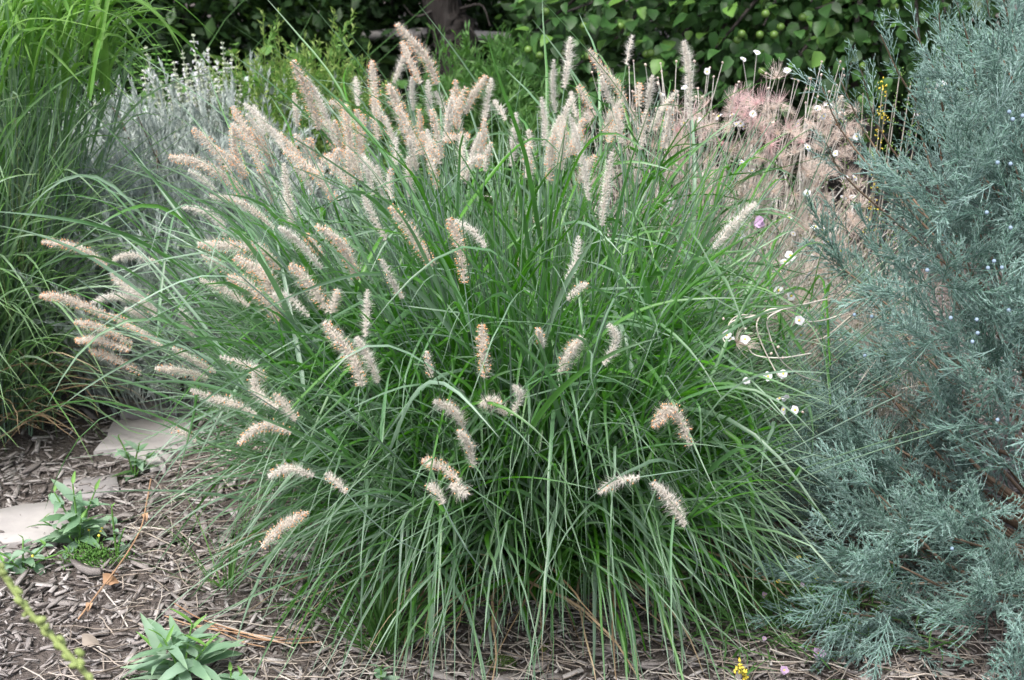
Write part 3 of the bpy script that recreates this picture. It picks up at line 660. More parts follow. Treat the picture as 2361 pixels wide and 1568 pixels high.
    for px, py in ((1880, 525), (1895, 530), (1908, 560), (1928, 575), (1942, 578), (1822, 590), (1810, 605), (1865, 635), (1808, 655), (1795, 670), (1823, 682), (1850, 740), (1840, 780), (1848, 772), (1930, 860), (1990, 870)): put('f', px, py, 2.85 + rng.uniform(-.05, .15), 1.15, False)
    for px, py in ((1700, 255), (1712, 233), (1758, 230), (1797, 237), (1693, 262), (1735, 275), (1745, 290), (1738, 282), (1775, 335), (1780, 330), (1718, 268), (1690, 232), (1745, 240), (1600, 262), (1765, 300), (1640, 300), (1820, 300), (1850, 330), (1670, 330), (1560, 300)): put('p', px, py, 3.25 + rng.uniform(-.05, .2), 1.25)
    for k in range(250):
        px = rng.uniform(1330, 1990); py = rng.uniform(235, 450) + abs(px - 1650) * .05; put('c', px, py, 3.3 + rng.uniform(-.2, .35), rng.uniform(.6, 1.1), False)
    for px, py in ((1790, 180), (1780, 705), (1890, 690), (1900, 730), (1860, 720), (1870, 780), (1930, 835), (2010, 840), (1960, 700), (2150, 215), (1920, 740), (1830, 770)): put('c', px, py, 2.95 if py > 500 else 3.3, 1.3, False)
    for k in range(60):
        put('c', rng.uniform(1770, 1990), rng.uniform(430, 800), 2.95 + rng.uniform(0, .3), rng.uniform(.8, 1.2), False)
    for k in range(26):
        put('f', rng.uniform(1500, 1980), rng.uniform(250, 640), 3.1 + rng.uniform(-.1, .3), rng.uniform(.7, 1.15), False)
    for k in range(95):
        px = rng.uniform(1345, 1960); py = rng.uniform(140, 300); put('b', px, py, 3.3 + rng.uniform(-.1, .4), rng.uniform(.8, 1.1))
    # long white arching stems in front, right of the grass
    Y0 = 2.36
    for pts in ([(1905, 690), (1810, 712), (1745, 728), (1690, 740), (1668, 775), (1672, 790)], [(1810, 712), (1770, 715), (1745, 745), (1755, 790), (1790, 860), (1800, 872)], [(1800, 715), (1770, 735), (1775, 775), (1800, 830), (1845, 865), (1890, 880)],
                [(1745, 728), (1705, 727), (1682, 745), (1674, 780)], [(1955, 720), (1900, 738), (1850, 740), (1810, 712)], [(1960, 730), (1905, 775), (1870, 785)], [(1870, 815), (1800, 825), (1740, 818), (1720, 790)]):
        Pc = curve([at(x, y, Y0 + rng.normal(0, .01) + max(0, (x - 1800)) * .0016) for x, y in pts], 22)
        part('long_stem', tubes(Pc[None], np.linspace(.0016, .0010, 22)[None], 5, .55), M['twig'], t)
    for px, py in ((1676, 772), (1684, 783), (1718, 783), (1722, 878), (1806, 862), (1798, 920), (1812, 918), (1808, 945), (1832, 945), (1843, 738), (1770, 868)): put('f', px, py, Y0 - .03, .85, False)
    for px, py in ((1668, 735), (1718, 758), (1794, 800), (1778, 815), (1729, 802), (1805, 825), (1850, 950)): put('b', px, py, Y0 - .01, .75, False)
    put('c', 1698, 790, Y0 - .02, 1.2, False)
    for px, py in ((1749, 515), (1752, 508)):
        Mx = frame(at(px, py, 2.75), rng.normal(0, 1, 3), (0, -1, .3), 1.1); inst('mauve_flower', FLOWERS[1].mesh('mauve_flower', M['mauve']), Mx, t)
pale_shrub()
def yellow_weed():
    c = at(2020, 400, 3.5); c[2] = 0; t = thing('yellow_budded_weed', 'yellow green budded stems standing between the pale shrub and the juniper', 'weed', c)
    for px, py in ((2075, 165), (2035, 200), (2100, 190), (2045, 215), (1990, 215), (2130, 225), (2060, 240), (2110, 250), (2015, 225), (1895, 265), (1950, 280)):
        e = at(px, py, 3.3 + rng.uniform(-.1, .15)); s = c + [(e[0] - c[0]) * .3, 0, 0]; P = curve([s, (s + e) / 2 + [0, 0, .03], e], 16); o = part('stem', tubes(P[None], np.linspace(.0028, .0012, 16)[None], 4, .3), M['twig'], t)
        m = 60; k = rng.integers(9, 16, m); part('buds', seeds(P[k] + rng.normal(0, .008, (m, 3)), rng.normal(0, 1, (m, 3)) + [0, 0, 1], .007, .0018, rng.random(m)), M['yellow'] if rng.random() < .25 else M['feather'], o, kind='stuff')
yellow_weed()
# ---------------------------------------------------------------- grass blades
def blades(base, phi, th0, dlin, dsig, s0, sw, L, W, tw0, tw1, K=12, wob=.03, zmin=.006, taper=2.2):
    N = len(base); s = np.linspace(0, 1, K); sg = 1 / (1 + np.exp(-(s[None] - s0[:, None]) / sw[:, None])) - 1 / (1 + np.exp(s0 / sw))[:, None]
    th = np.minimum(th0[:, None] + dlin[:, None] * s[None] + dsig[:, None] * sg, R(176))
    ph = phi[:, None] + np.cumsum(rng.normal(0, wob, (N, K)), 1)
    T = np.stack([np.sin(th) * np.cos(ph), np.sin(th) * np.sin(ph), np.cos(th)], -1)
    P = base[:, None] + np.concatenate([np.zeros((N, 1, 3)), np.cumsum(T[:, :-1] * (L[:, None, None] / (K - 1)), 1)], 1)
    low = zmin + .05 * rng.random((N, 1)) ** 3; P[..., 2] = np.where(P[..., 2] < low, low, P[..., 2])
    sd0 = np.stack([-np.sin(ph), np.cos(ph), np.zeros_like(ph)], -1); n0 = np.cross(T, sd0) * -1
    tw = tw0[:, None] + tw1[:, None] * s[None]; side = sd0 * np.cos(tw)[..., None] + n0 * np.sin(tw)[..., None]; nor = unit(np.cross(side, T))
    Wk = W[:, None] * np.clip(.55 + s * 4, 0, 1)[None] * (1 - s[None] ** taper) + .0002
    return P, side, nor, Wk
def build_blades(t, mat, B, rnd, n, name, stuff, fold=.22, score=None, label=None):
    P, side, nor, W = B; x, y, d = project(P[:, P.shape[1] // 2]); inv = (x > 20) & (x < IW - 20) & (y > 20) & (y < IH - 20)
    sc = score if score is not None else W.max(1) / d; sc = np.where(inv, sc, -9); o = np.argsort(-sc); sel = o[:n]; rest = o[n:]
    for i in sel: part(name, ribbons(P[i:i + 1], side[i:i + 1], nor[i:i + 1], W[i:i + 1], fold, rnd[i:i + 1]), mat, t)
    if len(rest): part(stuff, ribbons(P[rest], side[rest], nor[rest], W[rest], fold, rnd[rest]), mat, t, kind='stuff')
def cat(*Bs): return tuple(np.concatenate([b[i] for b in Bs]) for i in range(4))

# plumes as read from the photograph: tip ... base ; tone 0 pink-orange, 1 grey-white, 2 young green-white, 3 cream ; size
PL = [
 ([(917,57),(954,100),(987,140),(1007,195)],0,1.25), ([(927,97),(947,143),(970,193)],0,1.05), ([(932,125),(920,160),(908,190)],1,.9),
 ([(857,143),(863,200),(868,258)],0,1.1), ([(862,225),(866,270),(870,322)],0,1.1), ([(820,180),(823,212),(826,245)],1,1.0), ([(897,197),(920,253),(947,333)],0,1.2),
 ([(950,180),(951,215),(953,255)],1,.9), ([(987,187),(989,227),(992,268)],1,1.0), ([(1005,213),(1018,235),(1030,262)],1,.9),
 ([(1073,203),(1052,247),(1037,278)],0,1.0), ([(1120,177),(1092,217),(1073,262)],0,1.1), ([(1132,183),(1124,233),(1115,285)],2,1.0),
 ([(1140,233),(1154,253),(1166,277)],1,.8), ([(1190,263),(1184,327),(1180,383)],1,.95), ([(1249,227),(1257,283),(1254,337)],1,.8),
 ([(1277,140),(1275,200),(1281,260)],1,.9), ([(1315,88),(1310,140),(1301,203)],1,.95), ([(1360,117),(1384,157),(1420,193),(1440,232)],0,1.15),
 ([(1457,83),(1450,113),(1444,148)],2,.8), ([(1474,193),(1473,217),(1474,245)],0,.9), ([(1504,177),(1498,213),(1493,250)],1,.9),
 ([(1577,97),(1588,167),(1592,277)],1,1.0), ([(1334,200),(1347,223),(1362,250)],0,.9), ([(1387,180),(1396,207),(1406,237)],3,.9), ([(1317,213),(1322,240),(1328,270)],1,.9),
 ([(1314,267),(1334,333),(1350,400),(1357,462)],1,1.0), ([(1410,353),(1397,433),(1388,522)],1,.95), ([(795,245),(806,327),(806,433)],0,1.25), ([(822,255),(830,305),(834,362)],0,1.1),
 ([(837,357),(849,400),(862,449)],1,.9), ([(837,447),(857,493),(890,553)],1,.95), ([(913,320),(912,352),(909,390)],2,.8), ([(973,307),(997,345),(1014,378)],0,1.0),
 ([(1080,315),(1050,316),(1020,324)],0,.9), ([(1112,363),(1095,367),(1078,380)],3,.8), ([(900,390),(897,425),(902,460)],3,.8), ([(903,478),(940,525),(970,570),(999,613)],0,1.1),
 ([(1036,507),(1058,560),(1071,655)],0,1.1), ([(1050,510),(1093,533),(1119,571)],2,1.0), ([(677,143),(710,217),(737,300)],0,1.1), ([(707,180),(740,240),(775,333)],1,1.0),
 ([(537,247),(570,310),(608,402)],0,1.1), ([(537,290),(543,350),(562,413)],0,1.0), ([(447,297),(483,333),(535,396)],0,.95), ([(565,240),(617,290),(656,345)],1,.95),
 ([(393,363),(450,373),(520,407),(570,452)],0,1.15), ([(437,393),(470,415),(498,440)],2,.8), ([(657,347),(695,375),(747,403)],0,1.1), ([(655,380),(664,455),(673,522)],1,1.0),
 ([(713,320),(718,340),(723,365)],0,.9), ([(710,385),(748,425),(772,463)],0,1.0), ([(487,452),(540,460),(590,490),(632,528)],3,1.0), ([(413,477),(467,485),(505,510),(522,543)],1,.9),
 ([(763,235),(785,243),(806,258)],0,.9), ([(780,345),(775,370),(766,402)],0,1.0),
 ([(100,558),(150,563),(200,580),(246,614)],0,1.0), ([(262,598),(303,587),(368,606)],1,.9), ([(257,630),(288,662),(335,690),(362,737)],3,1.1), ([(213,697),(255,683),(307,690),(361,717)],1,1.0),
 ([(95,682),(140,685),(200,706),(255,732)],0,1.0), ([(255,725),(317,760),(376,799)],0,.95), ([(175,742),(230,755),(306,792)],0,.95), ([(177,785),(227,783),(302,808)],0,.95), ([(210,808),(260,825),(326,860)],0,1.0),
 ([(290,712),(318,722),(347,742)],1,.9), ([(360,850),(417,855),(479,872)],3,1.0), ([(400,803),(450,832),(497,857)],3,.8), ([(460,563),(520,566),(600,575),(646,622)],0,1.25), ([(530,640),(570,655),(610,690),(642,742)],0,1.2),
 ([(545,595),(600,625),(625,665),(646,737)],0,1.35), ([(632,680),(665,685),(713,730)],1,1.0), ([(673,612),(713,655),(757,718)],0,1.2), ([(778,670),(772,695),(764,722)],3,.9),
 ([(645,525),(687,557),(742,619)],1,1.0), ([(707,543),(722,562),(742,588)],0,.8), ([(735,522),(785,560),(806,600),(823,645)],0,1.15), ([(463,645),(520,670),(575,706)],3,.9), ([(470,590),(500,605),(525,628)],3,.8),
 ([(415,715),(433,742),(444,772)],2,.9), ([(510,823),(560,838),(595,858),(612,878)],3,.85), ([(590,845),(586,885),(603,915),(642,942)],3,.95), ([(635,910),(660,938),(682,968)],3,1.0), ([(443,900),(495,920),(540,930),(592,957)],3,1.05),
 ([(553,1020),(587,990),(627,980),(671,998)],0,1.0), ([(395,990),(425,1000),(452,1018)],3,.75), ([(750,745),(785,790),(820,840),(834,892)],0,1.15), ([(847,670),(845,725),(842,777)],1,.85), ([(823,780),(850,825),(873,882)],1,.9),
 ([(880,600),(905,650),(929,688)],3,.75), ([(1111,752),(1114,810),(1117,872)],0,1.05), ([(1340,780),(1314,813),(1292,858)],3,1.15), ([(1405,750),(1421,775),(1413,805),(1391,840)],1,.95), ([(1350,655),(1332,668),(1309,690)],3,.8),
 ([(1334,547),(1327,600),(1307,647)],1,.8), ([(984,812),(989,840),(994,870)],3,.7), ([(1004,926),(1045,947),(1071,985)],3,1.0), ([(1060,995),(1080,1025),(1093,1077)],3,.95), ([(1113,930),(1140,925),(1167,957)],3,1.1), ([(1185,890),(1200,915),(1179,957)],1,.8),
 ([(1510,980),(1535,948),(1562,957),(1592,1027)],0,1.2), ([(977,1062),(1014,1075),(1060,1107)],0,.95), ([(987,1118),(1008,1133),(1022,1162)],3,1.0), ([(1074,1138),(1056,1125),(1038,1118)],3,1.1), ([(1383,1135),(1420,1110),(1475,1100)],3,1.0),
 ([(1507,1115),(1540,1145),(1560,1175),(1579,1213)],3,1.0), ([(622,1097),(667,1080),(723,1098)],3,.95), ([(753,1093),(778,1112),(799,1137)],3,.9), ([(703,1183),(652,1213),(603,1260)],0,1.0), ([(1740,470),(1692,515),(1645,572)],2,1.0), ([(1941,223),(1932,250),(1920,290)],3,.8),
 ([(1240,760),(1246,778),(1252,800)],3,.6), ([(1420,250),(1428,290),(1432,330)],3,.9), ([(1490,255),(1483,300),(1478,345)],3,.9), ([(1545,250),(1540,295),(1530,340)],3,.9), ([(1220,330),(1215,370),(1212,410)],3,.7), ([(760,355),(740,380),(730,410)],0,.9), ([(1130,330),(1122,360),(1118,395)],3,.8)]

for k in range(46):
    bx = U(570, 1110) if k < 34 else U(1180, 1540); by = U(290, 470) if k < 34 else U(300, 430); an_ = (bx - 1080) / 900 * 1.1 + rng.normal(0, .16); ln = U(70, 120)
    PL.append(([(bx + ln * math.sin(an_), by - ln * math.cos(an_)), (bx + ln * .5 * math.sin(an_ * .85), by - ln * .5 * math.cos(an_ * .85)), (bx, by)], int(rng.choice([0, 1, 3, 3])), U(.75, 1.0)))
NREAD = len(PL) - 46
CG = np.array([.03, 2.76, 0.0])
def dome_depth(px, py):
    d = ray(px, py); c = CG + [0, 0, .12]; ax = np.array([.84, .74, .92]); o = (O - c) / ax; v = d / ax
    A = v @ v; B = 2 * o @ v; C = o @ o - 1; D = B * B - 4 * A * C
    t = (-B - math.sqrt(D)) / (2 * A) if D > 0 else -B / (2 * A); return (O + d * t)[1]
def plume_geo(P, tone, sz):
    """P base->tip (K,3)"""
    K = len(P); L = np.linalg.norm(np.diff(P, axis=0), axis=1).sum(); nw = max(9, int(L / .0052)); m = 8; n = nw * m
    q = np.repeat(np.linspace(.01, 1, nw), m) + rng.normal(0, .16 / nw, n); q = np.clip(q, 0, 1)
    ip = q * (K - 1); i0 = np.minimum(ip.astype(int), K - 2); pp = P[i0] + (P[i0 + 1] - P[i0]) * (ip - i0)[:, None]; tg = unit(P[i0 + 1] - P[i0])
    ref = unit(np.cross(tg, np.array([.31, .77, .55]))); bi = np.cross(tg, ref)
    a = np.tile(np.arange(m) * 2 * math.pi / m, nw) + np.repeat(np.arange(nw) * .9, m) + rng.normal(0, .25, n)
    out = ref * np.cos(a)[:, None] + bi * np.sin(a)[:, None]; env = np.clip(np.sin(np.clip(q * .94 + .06, 0, 1) * math.pi) ** .35, .35, 1) * sz
    el = rng.normal(1.08, .18, n); D = unit(out * np.sin(el)[:, None] + tg * np.cos(el)[:, None])
    rb = {0: .38, 1: .85, 2: .9, 3: .62}[tone]
    keep = rng.random(n) < (1 if tone != 2 else .8); pp, D, out, tg, env, q = pp[keep], D[keep], out[keep], tg[keep], env[keep], q[keep]; n = len(pp)
    g = seeds(pp + D * .0016, D, .0085 * env, .0010 * sz, np.clip(rng.normal(rb, .15, n), 0, 1))
    nb = 6; p2 = np.repeat(pp, nb, 0); d2 = unit(np.repeat(D, nb, 0) + rng.normal(0, .42, (n * nb, 3)) + np.repeat(tg, nb, 0) * .18); e2 = np.repeat(env, nb)
    g.merge(hairs(p2, d2, .024 * e2 * rng.uniform(.35, 1.1, n * nb), .00033, .06, np.clip(rng.normal(rb + .1, .2, n * nb), 0, 1)))
    g.merge(tubes(P[None], np.linspace(.0016, .0008, K)[None], 4, .5))
    an = None
    if tone in (0, 3):
        k = rng.random(n) < (.45 if tone == 0 else .10); e = pp[k] + D[k] * (.0105 * env[k])[:, None]
        an = seeds(e, D[k] + np.array([0, 0, -.6]) + rng.normal(0, .3, (k.sum(), 3)), .0045, .00105, rng.random(k.sum()))
    return g, an
def fountain():
    t = thing('fountain_grass', 'big arching fountain grass clump with fluffy pinkish plumes in the middle', 'ornamental grass', CG)
    # -- basal blades
    n = 3200; a = U(0, 6.2832, n); q = np.sqrt(U(0, 1, n)); base = CG + np.stack([np.cos(a) * q * .23, np.sin(a) * q * .2, np.full(n, .01)], -1)
    phi = a + rng.normal(0, .5, n); th0 = np.abs(rng.normal(0, R(9), n)) + q * R(24) * U(.4, 1.2, n)
    L = U(.60, 1.14, n) * (1 - .12 * q) * np.where(np.cos(phi) > .2, .76, np.where((np.cos(phi) < -.2), .86, .96)); outer = th0 / R(35)
    B1 = blades(base, phi, th0, R(14) + R(34) * U(0, 1, n) * (.5 + outer), R(75) * U(0, 1, n) ** 1.6, U(.45, .9, n), U(.05, .15, n), L, U(.0021, .0052, n), rng.normal(0, .7, n), rng.normal(0, 1.1, n), wob=.05)
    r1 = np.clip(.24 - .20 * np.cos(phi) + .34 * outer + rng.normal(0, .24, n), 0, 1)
    # -- culms with leaves forking off
    m = 560; a = U(0, 6.2832, m); q = np.sqrt(U(0, 1, m)); cb = CG + np.stack([np.cos(a) * q * .2, np.sin(a) * q * .18, np.full(m, .01)], -1)
    cth = np.abs(rng.normal(0, R(7), m)) + q * R(36) * U(.4, 1.15, m); cphi = a + rng.normal(0, .35, m); z = np.zeros(m)
    CP, _, _, _ = blades(cb, cphi, cth, R(22) * U(0, 1, m), z, z + .5, z + .1, U(.6, 1.05, m), z + .001, z, z, K=12, wob=.015)
    part('stems', tubes(CP, np.linspace(.0019, .0010, 12)[None] * U(.8, 1.2, (m, 1)), 4, rng.random(m)), M['culm'], t, kind='stuff')
    n2 = 2800; i = rng.integers(0, m, n2); k = rng.integers(3, 10, n2); b2 = CP[i, k]; tg = unit(CP[i, k + 1] - CP[i, k]); t0 = np.arccos(np.clip(tg[:, 2], -1, 1))
    f2 = np.where(rng.random(n2) < .75, cphi[i] + rng.normal(0, .7, n2), U(0, 6.28, n2))
    B2 = blades(b2, f2, t0 * .5 + R(14) * U(.5, 1.6, n2), R(30) * U(.2, 1.2, n2), R(110) * U(0, 1, n2) ** 1.8, U(.25, .75, n2), U(.04, .13, n2), U(.26, .58, n2) * np.where(np.cos(f2) > .2, .8, 1), U(.0020, .0050, n2), rng.normal(0, .6, n2), rng.normal(0, 1.2, n2), wob=.06)
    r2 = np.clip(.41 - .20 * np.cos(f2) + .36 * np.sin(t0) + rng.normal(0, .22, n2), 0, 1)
    # -- outer skirt, hanging to the ground
    n3 = 700; a = np.where(rng.random(n3) < .72, U(R(170), R(370), n3), U(0, 6.28, n3)); b3 = CG + np.stack([np.cos(a) * U(.12, .32, n3), np.sin(a) * U(.10, .30, n3), U(.04, .58, n3)], -1)
    B3 = blades(b3, a + rng.normal(0, .5, n3), R(8) + R(46) * U(0, 1, n3), R(38) * U(.1, 1.2, n3), R(25) + R(100) * U(0, 1, n3), U(.12, .5, n3), U(.035, .14, n3), (.26 + .5 * U(0, 1, n3) ** 1.6) * np.where(np.cos(a) > .2, .8, 1), U(.0026, .0062, n3), rng.normal(0, .5, n3), rng.normal(0, 1.2, n3), wob=.10)
    r3 = np.clip(rng.normal(.55, .26, n3), 0, 1)
    n5 = 420; a = np.where(rng.random(n5) < .5, U(R(290), R(345), n5), U(R(175), R(245), n5)); b5 = CG + np.stack([np.cos(a) * U(.15, .34, n5), np.sin(a) * U(.12, .32, n5), U(.05, .5, n5)], -1)
    B5 = blades(b5, a + rng.normal(0, .45, n5), R(20) + R(45) * U(0, 1, n5), R(40) * U(.2, 1.2, n5), R(30) + R(85) * U(0, 1, n5), U(.12, .55, n5), U(.04, .16, n5), U(.38, .68, n5), U(.0026, .0060, n5), rng.normal(0, .5, n5), rng.normal(0, 1.0, n5), wob=.07)
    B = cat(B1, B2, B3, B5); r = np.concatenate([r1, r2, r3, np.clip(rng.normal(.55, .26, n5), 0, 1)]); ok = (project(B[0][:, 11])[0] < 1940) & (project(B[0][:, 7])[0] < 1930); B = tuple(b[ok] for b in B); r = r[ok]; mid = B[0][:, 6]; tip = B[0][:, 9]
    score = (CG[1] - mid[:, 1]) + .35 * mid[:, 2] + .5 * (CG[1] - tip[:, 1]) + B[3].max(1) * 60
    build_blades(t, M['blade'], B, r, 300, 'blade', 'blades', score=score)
    # -- dead leaves in the foot
    n4 = 230; a = U(0, 6.28, n4); b4 = CG + np.stack([np.cos(a) * U(.1, .3, n4), np.sin(a) * U(.1, .26, n4), U(.005, .12, n4)], -1)
    B4 = blades(b4, a + rng.normal(0, .6, n4), R(45) + R(40) * U(0, 1, n4), R(60) * U(.2, 1.2, n4), R(60) * rng.random(n4), U(.3, .7, n4), U(.05, .1, n4), U(.2, .5, n4), U(.0012, .003, n4), rng.normal(0, .8, n4), rng.normal(0, 2, n4), wob=.12)
    P, s_, n_, w_ = B4; part('dead_blades', ribbons(P, s_, n_, w_, .2, rng.random(n4)), M['dead'], t, kind='stuff')
    # -- plumes
    for kp, (pts, tone, sz) in enumerate(PL):
        bx, by = pts[-1]; tx, ty = pts[0]; up_ = by < 470
        Yb = dome_depth(*pts[len(pts) // 2]) - .035; Yb = min(max(Yb, 2.06), 2.95)
        if up_: Yb = Yb + U(-.02, .2) + (.14 if kp >= NREAD else 0)
        if bx < 400: Yb = CG[1] + U(-.12, .05)
        lean = U(-.02, .05) if not up_ else U(-.03, .03)
        W3 = [at(x, y, Yb + lean * (j / (len(pts) - 1) - .5)) for j, (x, y) in enumerate(pts)][::-1]
        P = curve(W3, 18); g, an = plume_geo(P, tone, sz * U(.86, 1.12)); o = part('flower_plume', g, M['bristle'], t)
        if an: part('anthers', an, M['anther'], o, kind='stuff')
        b = P[0]; d0 = unit(P[0] - P[2]); h = b[2]; fo = unit(b * [1, 1, 0] - CG) * .12 + CG; fo[2] = .02
        d = np.linalg.norm(b - fo); s = np.linspace(0, 1, 18)[:, None]; p1 = b + d0 * d * .38; p2 = fo + np.array([(b[0] - fo[0]) * .12, (b[1] - fo[1]) * .12, d * .3]); p1[2] = max(p1[2], .04)
        C = (1 - s) ** 3 * b + 3 * s * (1 - s) ** 2 * p1 + 3 * s * s * (1 - s) * p2 + s ** 3 * fo; part('stalk', tubes(C[None], np.linspace(.0011, .0018, 18)[None], 4, rng.random()), M['culm'], o)
fountain()

# ---------------------------------------------------------------- tall grass on the left
def tall_grass():
    c = at(-85, 1040, 3.55); c[2] = 0; t = thing('tall_grass', 'tall green grass clump with loose arching tops at the left edge', 'ornamental grass', c)
    m = 520; a = U(0, 6.28, m); q = np.sqrt(U(0, 1, m)); z = np.zeros(m); cb = c + np.stack([np.cos(a) * q * .27, np.sin(a) * q * .22, z + .01], -1)
    cth = R(1) + q * R(13) * U(.3, 1.2, m); CP, _, _, _ = blades(cb, a + rng.normal(0, .3, m), cth, R(10) * rng.random(m), z, z + .5, z + .1, U(.7, 1.12, m), z + .001, z, z, K=12, wob=.01)
    part('stems', tubes(CP, np.linspace(.0022, .0010, 12)[None], 4, rng.random(m)), M['culm'], t, kind='stuff')
    n = 2900; i = rng.integers(0, m, n); k = rng.integers(1, 11, n); b = CP[i, k]
    B = blades(b, U(0, 6.28, n), R(8) + R(24) * rng.random(n), R(28) * rng.random(n), R(95) * rng.random(n) ** 1.5, U(.35, .8, n), U(.05, .15, n), U(.28, .62, n), U(.0018, .0044, n), rng.normal(0, .6, n), rng.normal(0, .9, n))
    n2 = 700; a = U(R(150), R(400), n2); b2 = c + np.stack([np.cos(a) * .24, np.sin(a) * .2, U(.01, .45, n2)], -1)
    B2 = blades(b2, a + rng.normal(0, .3, n2), R(20) + R(35) * rng.random(n2), R(50) * rng.random(n2), R(70) * rng.random(n2), U(.3, .7, n2), U(.06, .2, n2), U(.35, .75, n2), U(.0018, .0042, n2), rng.normal(0, .4, n2), rng.normal(0, .8, n2))
    B = cat(B, B2); r = np.clip(rng.normal(.78, .26, n + n2), 0, 1); mid = B[0][:, 6]
    build_blades(t, M['tall'], B, r, 300, 'blade', 'blades', score=(c[1] - mid[:, 1]) + .3 * np.abs(mid[:, 0] - c[0]) + B[3].max(1) * 60)
    # bright broad arching tops
    n3 = 130; px = U(-60, 250, n3); py = U(70, 260, n3); b3 = np.array([at(x, y, 3.5 + rng.normal(0, .13)) for x, y in zip(px, py)])
    B3 = blades(b3, rng.normal(R(-10), .9, n3), R(6) + R(20) * rng.random(n3), R(20) * rng.random(n3), R(125) * U(.35, 1, n3), U(.25, .6, n3), U(.05, .13, n3), U(.24, .48, n3), U(.0045, .0095, n3), rng.normal(0, .35, n3), rng.normal(0, .6, n3))
    build_blades(t, M['lime'], B3, rng.random(n3), 110, 'bright_blade', 'bright_blades', score=B3[3].max(1))
    # hair-fine seed stems among the leaves
    n4 = 60; b4 = c + np.stack([U(-.2, .34, n4), U(-.3, -.1, n4), U(.35, .5, n4)], -1); z = np.zeros(n4)
    P, _, _, _ = blades(b4, U(0, 6.28, n4), R(3) + R(9) * rng.random(n4), R(14) * rng.random(n4), z, z + .5, z + .1, U(.3, .55, n4), z + .001, z, z, K=16, wob=.02)
    g = tubes(P, .0007, 3, .7); k = np.repeat(np.arange(n4), 30); kk = rng.integers(5, 16, n4 * 30); g.merge(seeds(P[k, kk] + rng.normal(0, .003, (n4 * 30, 3)), rng.normal(0, .4, (n4 * 30, 3)) + [0, 0, 1], .005, .0009, .9))
    part('seed_stems', g, M['tinyleaf'], t, kind='stuff')
    n5 = 160; a = U(R(180), R(380), n5); b5 = c + np.stack([np.cos(a) * U(.15, .3, n5), np.sin(a) * U(.15, .3, n5), U(.01, .2, n5)], -1)
    P, s_, n_, w_ = blades(b5, a + rng.normal(0, .6, n5), R(40) + R(45) * rng.random(n5), R(50) * rng.random(n5), R(50) * rng.random(n5), U(.3, .7, n5), U(.05, .1, n5), U(.2, .5, n5), U(.0012, .003, n5), rng.normal(0, .8, n5), rng.normal(0, 2, n5), wob=.1)
    part('dead_blades', ribbons(P, s_, n_, w_, .2, rng.random(n5)), M['dead'], t, kind='stuff')
tall_grass()

# ---------------------------------------------------------------- juniper
def juniper_spray(seed, full=True):
    r = np.random.default_rng(seed); g = Geo(); K = 7; s = np.linspace(0, 1, K); y = np.array([0, 1., 0])
    P = y * s[:, None] + np.array([r.normal(0, .10), 0, r.normal(0, .10)]) * (s ** 2)[:, None]
    g.merge(tubes(P[None], np.linspace(.009, .005, K)[None], 3, .3))
    pb = []; db = []; lb = []; ns = 22 if full else 11
    for i in range(ns):
        q = .08 + .92 * i / ns; p = P[0] + (P[-1] - P[0]) * q; p = np.array([np.interp(q, s, P[:, j]) for j in range(3)])
        a = (0 if i % 2 else math.pi) + r.normal(0, .75); d = unit(y * 1.15 + np.array([math.cos(a), 0, math.sin(a)]) * r.uniform(.6, 1.0)); ln = (.36 * (1 - q) ** .7 + .09) * r.uniform(.65, 1.15)
        pp = p + d * ln * np.linspace(0, 1, 3)[:, None] + y * (np.linspace(0, 1, 3) ** 2 * ln * .15)[:, None]; g.merge(tubes(pp[None], np.array([[.0068, .006, .0034]]), 3, r.random()))
        for k in range(int((19 if full else 5) * ln / .3) + 2):
            u = r.uniform(.1, 1.0); b = r.uniform(0, 6.28); pb.append(p + d * ln * u + y * u * u * ln * .15); db.append(unit(d * 1.1 + y * .25 + .85 * unit(r.normal(0, 1, 3)))); lb.append(.085 * r.uniform(.5, 1.15) * (1.15 - .5 * u))
    g.merge(spikes(np.array(pb), np.array(db), np.array(lb), 0.0060 if full else .0095, 3, r.random(len(pb)))); return g
